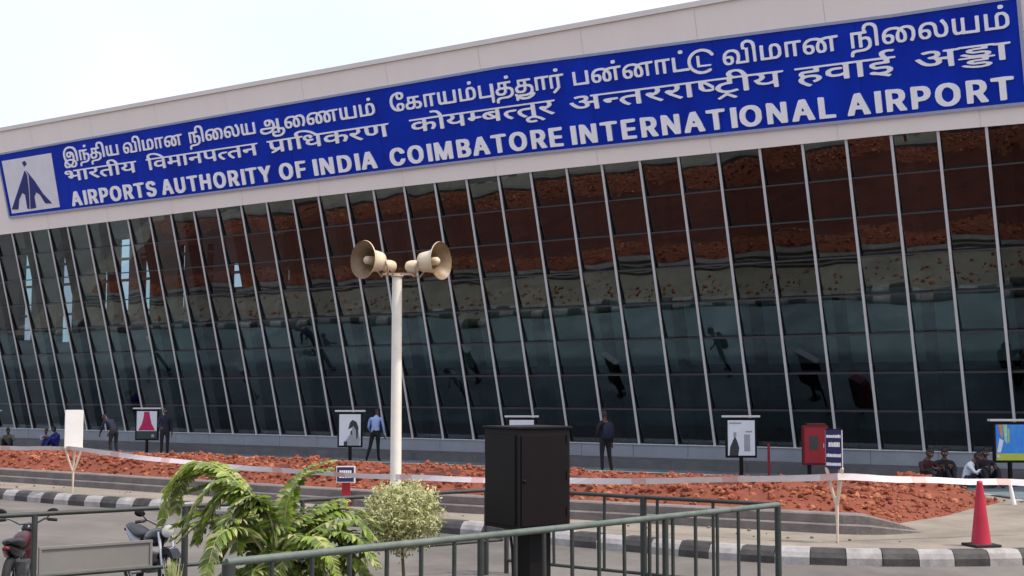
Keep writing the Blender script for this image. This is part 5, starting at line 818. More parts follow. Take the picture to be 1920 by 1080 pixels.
def stake_sign(x, y, z, z_v, z_b, z_t, w, label, striped, rz):
    root = thing("stake_sign", (x, y, z), label, "sign", "three sided signs on stakes", rz=rz)
    hz = lambda q: q - z
    # three flat boards make a narrow prism; under them three stakes run together into one
    tri = [Vector((w * 0.577 * math.cos(a), w * 0.577 * math.sin(a), 0)) for a in (R(-150), R(-30), R(90))]
    for k in range(3):
        a, c = tri[k], tri[(k + 1) % 3]
        nrm = (c - a).cross(Z_).normalized()
        b = MB(); q = nrm * 0.012
        m = M['navy'] if striped and k == 0 else M['white']
        b.hexa([a + Z_ * hz(z_b), c + Z_ * hz(z_b), c + q + Z_ * hz(z_b), a + q + Z_ * hz(z_b), a + Z_ * hz(z_t), c + Z_ * hz(z_t), c + q + Z_ * hz(z_t), a + q + Z_ * hz(z_t)], m)
        panel = b.build("panel", root)
        if striped and k == 0:
            panel["label"] = "navy face with white lettering rows"
            H = z_t - z_b; rnd = random.Random(5)
            b = MB()
            for (f0, f1, l, r) in ((0.80, 0.88, .06, .96), (0.57, 0.69, .2, .9), (0.31, 0.40, .06, .97), (0.09, 0.17, .05, .95)):
                u = l
                while u < r - 0.02:
                    e = min(r, u + rnd.uniform(0.07, 0.15))
                    p0, p1 = a.lerp(c, u) + q * 1.02, a.lerp(c, e) + q * 1.02; t = nrm * 0.003
                    zz0, zz1 = hz(z_b + H * f0), hz(z_b + H * (f1 - rnd.uniform(0, .015)))
                    b.hexa([p0 + Z_ * zz0, p1 + Z_ * zz0, p1 + t + Z_ * zz0, p0 + t + Z_ * zz0, p0 + Z_ * zz1, p1 + Z_ * zz1, p1 + t + Z_ * zz1, p0 + t + Z_ * zz1], M['white'])
                    u = e + 0.018
            b.build("lettering", panel)
    b = MB()
    b.poly([p * 1.08 + Z_ * (hz(z_t) + 0.012) for p in tri], M['black']); b.poly([p * 1.08 + Z_ * hz(z_t) for p in reversed(tri)], M['black'])
    for k in range(3):
        a, c = tri[k] * 1.08, tri[(k + 1) % 3] * 1.08
        b.poly([a + Z_ * hz(z_t), c + Z_ * hz(z_t), c + Z_ * (hz(z_t) + .012), a + Z_ * (hz(z_t) + .012)], M['black'])
    b.build("top_cap", root)
    for p in tri:
        b = MB(); b.tube([p * 0.98 + Z_ * hz(z_b + 0.02), p * 0.55 + Z_ * (hz(z_b) * .5 + hz(z_v) * .5), p * 0.12 + Z_ * hz(z_v)], [0.027, 0.024, 0.02], M['wood'], 6); b.build("stake", root)
    b = MB(); b.tube([(0, 0, hz(z_v) + 0.1), (0, 0, 0)], [0.03, 0.014], M['wood'], 7); b.build("spike", root)
stake_sign(-9.08, 27.8, 0.2, 0.66, 1.12, 1.91, 0.345, "plain white three sided sign on converging wooden stakes, left of the soil heap", False, R(14))
stake_sign(4.49, 18.6, 0.2, 0.74, 1.215, 1.755, 0.235, "three sided sign on wooden stakes with a navy face of white lettering rows", True, R(-38))

def tape():
    rnd = random.Random(2)
    pts = []
    def span(a, c, sag, n):
        for k in range(n):
            t = k / n; p = Vector(a).lerp(Vector(c), t); p.z -= sag * 4 * t * (1 - t); p.z += 0.006 * math.sin(t * 37); pts.append(p)
    A = (-15.2, 30.6, 1.12); B = (-9.08, 27.62, 1.125); Cc = (4.47, 18.45, 1.12); E = (11.2, 20.6, 0.90)
    span(A, B, 0.04, 24); span(B, Cc, 0.285, 66); span(Cc, E, 0.05, 30); pts.append(Vector(E))
    b = MB(); w = 0.046
    for i in range(len(pts) - 1):
        p, q = pts[i], pts[i + 1]; t = (q - p).normalized(); sd = Vector((-t.y, t.x, 0)).normalized()
        tw = 0.5 * math.sin(i * 0.21) ; tw2 = 0.5 * math.sin((i + 1) * 0.21)
        u0 = (Z_ * math.cos(tw) + sd * math.sin(tw)) * w; u1 = (Z_ * math.cos(tw2) + sd * math.sin(tw2)) * w
        m = M['tape_r'] if (i % 6 == 5) else M['tape_w']
        f = sd * 0.002
        b.hexa([p - u0 - f, q - u1 - f, q - u1 + f, p - u0 + f, p + u0 - f, q + u1 - f, q + u1 + f, p + u0 + f], m)
    tag(b.build("barrier_tape"), "red and white barrier tape sagging between the stake signs above the red soil", "barrier tape")
    for x, y, l in ((-15.2, 30.6, "plain wooden stake holding the left end of the barrier tape"), (11.2, 20.6, "plain wooden stake holding the right end of the barrier tape")):
        b = MB(); b.tube([(0, 0, 0), (0, 0, 1.2)], 0.03, M['wood'], 7)
        tag(b.build("wooden_stake", loc=(x, y, 0.2 if x < 0 else 0.0)), l, "stake")
tape()

def small_sign():
    root = thing("notice_sign", (-3.02, 24.45, 0.2), "small navy notice board with two white lines on a red post beside the stone wall", "sign")
    b = MB(); b.box((0, 0.03, 0.24), (0.15, 0.06, 0.48), M['red']); b.build("post", root, bevel=0.006)
    b = MB(); b.box((0, -0.012, 0.585), (0.345, 0.03, 0.30), M['white']); b.build("frame", root)
    b = MB(); b.box((-0.006, -0.03, 0.585), (0.305, 0.012, 0.262), M['navy']); bd = b.build("board", root)
    b = MB(); rnd = random.Random(4)
    for z, l, r in ((0.635, -.115, .11), (0.545, -.12, .115)):
        u = l
        while u < r:
            e = min(r, u + rnd.uniform(.025, .045)); b.box(((u + e) / 2, -0.0385, z), (e - u, 0.004, 0.045), M['white']); u = e + 0.008
    b.build("lettering", bd)
small_sign()
def white_post():
    b = MB(); b.tube([(0, 0, 0), (-0.035, 0, 0.22), (-0.075, 0, 0.47)], [0.055, 0.04, 0.028], M['white'], 10)
    b.lathe([(0.001, 0.03), (0.09, 0.03), (0.11, 0.0)], M['white'], seg=12)
    tag(b.build("marker_post", loc=(9.3, 24.9, 0.10)), "short white marker post leaning at the tip of the soil heap", "post")
white_post()

# ------------------------------------------------------------------ poster stands in front of the terminal
def stand(px_x, y, w, z0, z1, label, art, zbase=0.0, rz=0.0, pw=0.055):
    root = thing("poster_stand", (px_x, y, zbase), label, "poster stand", "poster stands along the terminal", rz=rz)
    zb = zbase
    b = MB(); b.tube([(0, 0.03, 0), (0, 0.03, z0 - zb + 0.02)], pw, M['black'], 10); b.build("post", root)
    b = MB(); b.lathe([(0.001, 0.03), (0.16, 0.03), (0.17, 0.0)], M['black'], (0, 0.03, 0), seg=14); b.build("foot", root)
    b = MB(); b.box((0, 0.03, (z0 + z1) / 2 - zb), (w, 0.12, z1 - z0), M['black']); b.build("frame", root, bevel=0.01)
    b = MB(); b.box((0, 0.03, z1 - zb + 0.045), (w * 1.22, 0.2, 0.055), M['alu']); b.build("cap", root, bevel=0.01)
    b = MB(); iw, ih = w - 0.11, (z1 - z0) - 0.12; cx, cz = 0, (z0 + z1) / 2 - zb
    b.box((cx, -0.034, cz), (iw, 0.008, ih), M[art[0]])
    for k, (poly, m) in enumerate(art[1]):
        yy = -0.040 - 0.0015 * k
        b.poly([(cx + (u - .5) * iw, yy, cz + (v - .5) * ih) for u, v in poly], M[m])
    b.build("poster", root)
rc = lambda a, b_, c, d: [(a, b_), (c, b_), (c, d), (a, d)]
stand(-5.22, 43.2, 0.80, 0.50, 1.62, "poster stand with a black and white picture beside the man in light blue",
      ('p_white', [([(.30, 0), (.95, 0), (.98, .2), (.88, .5), (.80, .62), (.62, .60), (.55, .40), (.40, .26), (.25, .10)], 'p_grey'), ([(.42, .52), (.50, .74), (.62, .82), (.80, .76), (.90, .58), (.86, .22), (.80, .20), (.78, .5), (.66, .62), (.56, .56)], 'p_black'), ([(.52, .36), (.60, .34), (.60, .48), (.53, .46)], 'p_black'), (rc(.22, 0, .38, .13), 'p_black')]))
stand(-13.62, 50.0, 0.86, 0.48, 1.62, "poster stand with a magenta flared shape on white above a dark strip",
      ('p_white', [([(.36, .98), (.62, .98), (.66, .80), (.74, .55), (.92, .30), (.08, .30), (.26, .55), (.34, .80)], 'p_magenta'), (rc(0, 0, 1, .28), 'p_dark'), (rc(.74, .06, .88, .16), 'p_grey')]))
stand(6.22, 36.4, 0.84, 0.50, 1.57, "poster stand showing a dark figure on white, left of the red hose cabinet",
      ('p_white', [([(.05, .0), (.38, 0), (.42, .22), (.34, .42), (.26, .56), (.18, .42), (.08, .24)], 'p_black'), ([(.20, .52), (.32, .54), (.31, .66), (.21, .66)], 'p_grey'), (rc(.60, .12, .82, .60), 'p_grey'), (rc(.66, .66, .9, .70), 'p_grey'), (rc(.05, .9, .5, .94), 'p_grey')]))
stand(12.06, 32.5, 0.80, 0.57, 1.55, "poster stand with a bright blue poster over a lime green strip at the far right",
      ('p_blue', [(rc(0, 0, 1, .19), 'p_lime'), ([(.10, 1), (.24, 1), (.24, .62), (.16, .70)], 'p_orange'), ([(.26, 1), (.40, 1), (.40, .45), (.30, .55)], 'p_green'), (rc(.42, .88, .47, .5), 'p_lime'), ([(.02, .22), (.16, .22), (.26, .55), (.12, .62)], 'p_white'), ([(.0, .1), (.1, .18), (.1, .05)], 'p_white')]))
stand(0.29, 40.2, 0.84, 0.42, 1.50, "poster stand with a pale poster mostly hidden behind the black cabinet",
      ('p_white', [(rc(.05, .2, .95, .55), 'p_grey')]))
stand(-20.6, 52.6, 0.86, 0.5, 1.50, "poster stand with a white poster cut off by the left edge of the view",
      ('p_white', [(rc(.1, .1, .4, .9), 'p_grey')]))
def hose_cabinet():
    x, y = 8.13, 35.9
    root = thing("hose_cabinet", (x, y, 0), "red fire hose cabinet with a dark window on a black post", "cabinet")
    b = MB(); b.box((0, 0.1, 0.855), (0.68, 0.24, 1.06), M['darkred']); b.build("housing", root, bevel=0.02)
    b = MB(); b.box((-0.02, -0.03, 0.85), (0.58, 0.02, 0.94), M['red']); d = b.build("door", root, bevel=0.006)
    b = MB(); b.box((-0.06, -0.045, 0.92), (0.22, 0.012, 0.36), M['p_dark']); b.build("window", d)
    b = MB(); b.box((0.20, -0.048, 0.85), (0.02, 0.02, 0.12), M['chrome']); b.build("handle", d)
    for xx in (-0.16,): 
        b = MB(); b.box((xx, 0.1, 0.165), (0.09, 0.09, 0.34), M['black']); b.build("post", root)
    b = MB(); b.box((0.02, 0.1, 1.41), (0.5, 0.26, 0.06), M['darkred']); b.build("hood", root, bevel=0.015)
hose_cabinet()
b = MB(); b.tube([(0, 0, 0), (0, 0, 0.84)], 0.035, M['red'], 8); b.lathe([(0.036, 0.83), (0.036, 0.86), (0.001, 0.88)], M['red'], seg=10)
tag(b.build("red_post", loc=(7.0, 36.6, 0)), "thin red post between the pale poster and the red hose cabinet", "post")

# ------------------------------------------------------------------ plants
def frond(b, pts, width, n, rnd, mats, droop=0.5):
    P = [Vector(p) for p in pts]
    # Catmull-Rom through the points
    Q = []
    for i in range(len(P) - 1):
        p0, p1, p2, p3 = P[max(i - 1, 0)], P[i], P[i + 1], P[min(i + 2, len(P) - 1)]
        for k in range(10):
            t = k / 10
            Q.append(0.5 * ((2 * p1) + (p2 - p0) * t + (2 * p0 - 5 * p1 + 4 * p2 - p3) * t * t + (3 * p1 - p0 - 3 * p2 + p3) * t ** 3))
    Q.append(P[-1])
    N = len(Q)
    b.tube(Q, [0.016 * (1 - 0.8 * k / (N - 1)) for k in range(N)], M['leaf_c'], 5)
    start = int(N * 0.30)
    for i in range(n):
        f = start + (N - 1 - start) * i / (n - 1); k = min(N - 2, int(f)); c = Q[k].lerp(Q[k + 1], f - k)
        t = (Q[k + 1] - Q[k]).normalized(); side = t.cross(Z_)
        side = side.normalized() if side.length > 1e-3 else Vector((1, 0, 0))
        upv = side.cross(t).normalized(); u = i / (n - 1)
        ln = width * (0.55 + 0.45 * math.sin(math.pi * min(1, u * 0.9 + 0.12))) * rnd.uniform(0.85, 1.12)
        for sg in (-1, 1):
            d0 = (side * sg * 0.95 + t * 0.30 + upv * 0.15 + Vector((rnd.uniform(-.15, .15), rnd.uniform(-.15, .15), rnd.uniform(-.1, .1)))).normalized()
            m = M[rnd.choice(mats)]
            wv = (t * 0.8 + upv * rnd.uniform(-.6, .6)).normalized() * 0.0215
            rows = []; p = c.copy(); d = d0.copy(); L = ln / 4
            for q in range(5):
                ww = (0.45, 0.95, 1.0, 0.75, 0.10)[q]
                rows.append([p - wv * ww, p + wv * ww])
                d = (d + Vector((0, 0, -droop * (0.25 + 0.2 * q)))).normalized(); p = p + d * L
            b.grid(rows, m, smooth=False)
FRONDS = [[(-2.16, 12.6, 0.42), (-2.36, 12.7, 1.05), (-2.69, 12.8, 1.49), (-3.02, 12.9, 1.6), (-3.26, 12.95, 1.41), (-3.36, 12.95, 1.13)],
 [(-2.16, 12.6, 0.42), (-2.25, 12.5, 0.97), (-2.42, 12.45, 1.34), (-2.66, 12.4, 1.47), (-2.85, 12.4, 1.32), (-2.99, 12.4, 1.06)],
 [(-2.14, 12.6, 0.42), (-2.14, 12.65, 0.96), (-2.1, 12.7, 1.3), (-1.95, 12.75, 1.55), (-1.69, 12.8, 1.63)],
 [(-2.14, 12.6, 0.42), (-2.02, 12.8, 0.89), (-1.79, 12.9, 1.11), (-1.54, 13.0, 1.1), (-1.34, 13.05, 0.89)],
 [(-2.14, 12.6, 0.42), (-1.93, 12.5, 0.78), (-1.67, 12.4, 0.98), (-1.41, 12.3, 0.95), (-1.23, 12.25, 0.71)],
 [(-2.19, 12.6, 0.42), (-2.32, 12.5, 0.87), (-2.46, 12.3, 1.11), (-2.63, 12.2, 1.08), (-2.71, 12.15, 0.8)],
 [(-2.16, 12.6, 0.42), (-2.11, 12.7, 0.85), (-2.02, 12.8, 1.07), (-1.84, 12.9, 1.16), (-1.62, 13.0, 1.2)],
 [(-2.19, 12.6, 0.42), (-2.41, 12.7, 0.8), (-2.68, 12.8, 1.02), (-2.99, 12.9, 1.13), (-3.23, 12.95, 1.0)],
 [(-2.14, 12.6, 0.42), (-1.83, 12.5, 0.73), (-1.57, 12.4, 0.81), (-1.31, 12.3, 0.61)],
 [(-2.16, 12.6, 0.42), (-2.2, 12.5, 0.92), (-2.26, 12.4, 1.2), (-2.38, 12.25, 1.33), (-2.54, 12.2, 1.22), (-2.57, 12.15, 1.01)],
 [(-2.19, 12.6, 0.42), (-2.33, 12.8, 0.79), (-2.47, 13.0, 1.1), (-2.68, 13.1, 1.35), (-2.93, 13.2, 1.52), (-3.17, 13.2, 1.47)],
 [(-2.15, 12.6, 0.42), (-2.03, 12.4, 0.79), (-1.86, 12.2, 0.96), (-1.72, 12.1, 0.83), (-1.67, 12.1, 0.61)]]
WID = [.30, .27, .17, .25, .27, .28, .22, .27, .25, .27, .27, .25]
def palm():
    base = Vector((-2.15, 12.6, 0))
    root = thing("areca_palm", tuple(base), "bushy green palm with arching drooping fronds inside the railings", "palm")
    rnd = random.Random(9)
    for k in range(5):
        a = k * 1.3; o = Vector((0.09 * math.cos(a), 0.09 * math.sin(a), 0)); b = MB()
        b.tube([o, o * 1.1 + Z_ * 0.25, o * 0.8 + Z_ * 0.5], [0.035, 0.03, 0.02], M['bark'], 8); b.build("stem", root)
    for i, F in enumerate(FRONDS):
        b = MB(); pts = [Vector(p) - base for p in F]
        mats = (['leaf_a'] * 5 + ['leaf_c'] + ['leaf_b']) if i in (2, 0, 3, 10) else (['leaf_b'] * 4 + ['leaf_a'] * 2 + ['leaf_c'] * 1)
        frond(b, pts, WID[i] * .72, 38 if i != 2 else 40, rnd, mats, rnd.uniform(0.15, 0.5) if i != 2 else 0.25)
        b.build("frond", root)
    # filling fronds
    for k in range(20):
        F = FRONDS[(0, 1, 3, 10, 6, 7, 9, 0, 10, 4, 11, 5, 1, 1, 9, 6, 10, 3, 7, 2)[k]]; b = MB()
        dx, dy, dz = rnd.uniform(-.14, .14), rnd.uniform(-.3, .3), rnd.uniform(-.2, .04)
        pts = [Vector(p) - base + Vector((dx, dy, dz)) * (j / (len(F) - 1)) for j, p in enumerate(F)]
        frond(b, pts, rnd.uniform(.14, .20), 36, rnd, ['leaf_b'] * 3 + ['leaf_a'] * 3 + ['leaf_c'] * 2, rnd.uniform(.12, .5))
        b.build("frond", root)
    for k in range(38):
        a = rnd.uniform(0, 6.28); r = rnd.uniform(.30, .62); h = rnd.uniform(.55, 1.12); b = MB()
        pts = [Vector((0, 0, .35)), Vector((r * .4 * math.cos(a), r * .25 * math.sin(a), h * .8)), Vector((r * math.cos(a) + .12, r * .5 * math.sin(a), h)), Vector((r * 1.25 * math.cos(a) + .12, r * .6 * math.sin(a), h - .18))]
        frond(b, pts, 0.165, 32, rnd, ['leaf_b'] * 4 + ['leaf_a', 'leaf_a', 'leaf_c'], 0.4)
        b.build("frond", root)
palm()
def shrub():
    D0 = 13.6; c = Vector(((757 - 960) * D0 / 2500, D0, 0)); rnd = random.Random(21)
    root = thing("round_shrub", tuple(c), "rounded pale yellow green shrub on a thin stem in front of the pole", "shrub")
    b = MB(); b.tube([(0, 0, 0), (0.02, 0, .35), (-0.01, 0, .8)], [0.022, 0.018, 0.014], M['bark'], 7)
    for k in range(14):
        a = rnd.uniform(0, 6.28); e = rnd.uniform(-.2, 1.2); L = rnd.uniform(.2, .33)
        d = Vector((math.cos(a) * math.cos(e), math.sin(a) * math.cos(e), math.sin(e)))
        b.tube([(0, 0, .75 + .02 * k), tuple(Vector((0, 0, .85 + .01 * k)) + d * L * .5), tuple(Vector((0, 0, .95)) + d * L)], [.010, .007, .003], M['bark'], 5)
    b.build("stem", root)
    b = MB(); ctr = Vector((0, 0, 1.015))
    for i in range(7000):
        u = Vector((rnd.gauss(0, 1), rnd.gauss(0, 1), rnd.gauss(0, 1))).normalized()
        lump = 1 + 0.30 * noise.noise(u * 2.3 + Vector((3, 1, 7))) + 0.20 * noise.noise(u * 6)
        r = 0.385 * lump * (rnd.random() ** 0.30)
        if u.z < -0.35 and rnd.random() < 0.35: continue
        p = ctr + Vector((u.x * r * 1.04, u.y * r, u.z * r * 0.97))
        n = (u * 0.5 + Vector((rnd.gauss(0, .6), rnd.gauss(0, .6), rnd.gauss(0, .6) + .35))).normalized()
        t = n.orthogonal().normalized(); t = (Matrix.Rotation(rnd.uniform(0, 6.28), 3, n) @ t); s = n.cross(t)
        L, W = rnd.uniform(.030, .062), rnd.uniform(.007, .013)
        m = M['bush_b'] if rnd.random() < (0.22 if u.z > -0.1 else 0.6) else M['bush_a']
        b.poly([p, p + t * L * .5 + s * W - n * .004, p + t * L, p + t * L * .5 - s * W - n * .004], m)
    for k in range(60):          # loose sprigs that break the outline
        u = Vector((rnd.gauss(0, 1), rnd.gauss(0, 1), rnd.gauss(0, 1) + .3)).normalized(); ln = rnd.uniform(.33, .46)
        for j in range(14):
            p = ctr + Vector((u.x, u.y, u.z * .92)) * (ln * (.7 + .3 * j / 13)) + Vector((rnd.gauss(0, .012), rnd.gauss(0, .012), rnd.gauss(0, .012)))
            t = (u + Vector((rnd.gauss(0, .7), rnd.gauss(0, .7), rnd.gauss(0, .7)))).normalized(); s = t.orthogonal().normalized()
            L, W = rnd.uniform(.03, .05), rnd.uniform(.006, .01)
            b.poly([p, p + t * L * .5 + s * W, p + t * L, p + t * L * .5 - s * W], M['bush_a' if rnd.random() < .75 else 'bush_b'])
    b.build("foliage", root)
shrub()
def tuft():
    rnd = random.Random(8); b = MB(); o = Vector((-3.5, 13.95, 0))
    for i in range(90):
        a = rnd.uniform(0, 6.28); r = rnd.uniform(0.02, .12); h = rnd.uniform(.3, .58)
        p = Vector((r * math.cos(a) * .4, r * math.sin(a) * .4, 0)); q = Vector((r * math.cos(a), r * math.sin(a), h)); s = Vector((math.sin(a), -math.cos(a), 0)) * .012
        b.grid([[p - s, p + s], [p.lerp(q, .5) + Z_ * .06 - s, p.lerp(q, .5) + Z_ * .06 + s], [q - s * .2, q + s * .2]], M['bush_a' if i % 3 else 'leaf_a'])
    tag(b.build("grass_tuft", loc=tuple(o)), "small yellow green tuft of grass beneath the motorcycle at the left railing", "plant")
tuft()
# ------------------------------------------------------------------ motorcycles behind the left railing
def motorcycle(loc, rz, label, bodym, cowl):
    """heads along local +x"""
    root = thing("parked_motorcycle", loc, label, "motorcycle", "motorcycles parked behind the left railing", rz=rz)
    for xx in (-0.62, 0.66):
        b = MB(); prof = []
        R0 = 0.27
        rows = []
        for k in range(28):
            a = 2 * math.pi * k / 28
            rows.append([Vector((xx + (R0 + .05 * math.cos(q)) * math.cos(a), .05 * math.sin(q), .32 + (R0 + .05 * math.cos(q)) * math.sin(a))) for q in [2 * math.pi * j / 10 for j in range(10)]])
        rows.append(rows[0]); b.grid(rows, M['rubber'], closed=True)
        w = b.build("wheel", root)
        b = MB(); b.lathe([(.22, -.025), (.235, 0), (.22, .025)], M['chrome'], (xx, 0, .32), (0, 1, 0), 28)
        b.lathe([(.001, -.05), (.05, -.05), (.05, .05), (.001, .05)], M['engine'], (xx, 0, .32), (0, 1, 0), 14)
        for k in range(10):
            a = 2 * math.pi * k / 10
            b.tube([(xx, 0, .32), (xx + .225 * math.cos(a), 0, .32 + .225 * math.sin(a))], .006, M['chrome'], 4)
        b.build("rim", w)
    b = MB()
    b.box((-.02, 0, .40), (.34, .22, .24), M['engine']); b.lathe([(.10, -.13), (.10, .13)], M['engine'], (.02, 0, .38), (0, 1, 0), 16)
    b.tube([(.45, 0, .78), (.28, 0, .42), (-.2, 0, .32), (-.62, 0, .32)], .025, M['bikeblack'], 8)
    b.tube([(.45, 0, .78), (.0, 0, .68), (-.5, 0, .66)], .025, M['bikeblack'], 8); b.build("frame", root)
    for s in (-1, 1):
        b = MB(); b.tube([(.66, s * .085, .32), (.48, s * .085, .84)], .022, M['chrome'], 8); b.build("fork", root)
    b = MB(); b.ball((.18, 0, .74), (.30, .135, .12), M[bodym], 18, 10, Matrix.Rotation(R(-8), 3, 'Y')); b.build("tank", root)
    b = MB(); rows = []
    for x, z, w, h in ((-.05, .76, .07, .05), (-.18, .745, .12, .055), (-.35, .76, .13, .06), (-.55, .80, .115, .055), (-.74, .825, .08, .04), (-.80, .83, .03, .02)):
        rows.append([Vector((x, w * math.cos(q), z + h * math.sin(q))) for q in [2 * math.pi * j / 12 for j in range(12)]])
    b.grid(rows, M['seat'], closed=True); b.poly(rows[-1], M['seat']); b.build("seat", root)
    b = MB(); rows = []
    for x, z, w, h in ((-.20, .64, .10, .07), (-.45, .66, .12, .08), (-.70, .73, .08, .055), (-.88, .79, .03, .02)):
        rows.append([Vector((x, w * math.cos(q), z + h * math.sin(q))) for q in [2 * math.pi * j / 12 for j in range(12)]])
    b.grid(rows, M[cowl], closed=True); b.build("tail_cowl", root)
    b = MB(); b.ball((-.89, 0, .765), (.025, .05, .03), M['darkred'], 10, 6); b.build("tail_lamp", root)
    b = MB()
    b.tube([(.44, -.36, .98), (.45, -.22, 1.0), (.49, -.1, .93), (.49, .1, .93), (.45, .22, 1.0), (.44, .36, .98)], .014, M['engine'], 8); hb = b.build("handlebar", root)
    for s in (-1, 1):
        b = MB(); b.tube([(.44, s * .26, .99), (.435, s * .38, .98)], .02, M['rubber'], 8); b.build("grip", hb)
        b = MB(); b.tube([(.46, s * .24, 1.0), (.47, s * .29, 1.05), (.44, s * .31, 1.08)], .008, M['black'], 6); b.ball((.42, s * .32, 1.09), (.022, .075, .045), M['black'], 12, 8, Matrix.Rotation(R(s * 12), 3, 'X')); b.build("mirror", root)
    b = MB(); b.lathe([(.001, -.10), (.06, -.08), (.085, 0), (.087, .03)], M['bikeblack'], (.55, 0, .86), (1, 0, -.1), 18); b.build("headlight_shell", root)
    b = MB(); b.lathe([(.084, .028), (.05, .042), (.001, .048)], M['lamp'], (.55, 0, .86), (1, 0, -.1), 18); b.build("headlight", root)
    b = MB(); rows = []
    for k in range(9):
        a = R(40 + k * 14); rows.append([Vector((.66 + .345 * math.cos(a), q, .32 + .345 * math.sin(a))) for q in (-.06, -.03, .03, .06)])
    b.grid(rows, M[bodym]); b.build("mudguard", root)
    b = MB(); b.tube([(.05, -.13, .30), (-.2, -.16, .26), (-.62, -.17, .34), (-.78, -.17, .38)], [.022, .03, .045, .045], M['chrome'], 10); b.build("exhaust", root)
    root.scale = (.86, .86, .86)
    return root
motorcycle((-5.38, 14.75, 0), R(100), "dark red and black motorcycle at the far left behind the railing, seen from its tail", 'bikered', 'bikeblack')
motorcycle((-4.12, 15.4, 0), R(-54), "black motorcycle with grey side cowl above the white infill panel of the railing", 'bikeblack', 'bikegrey')

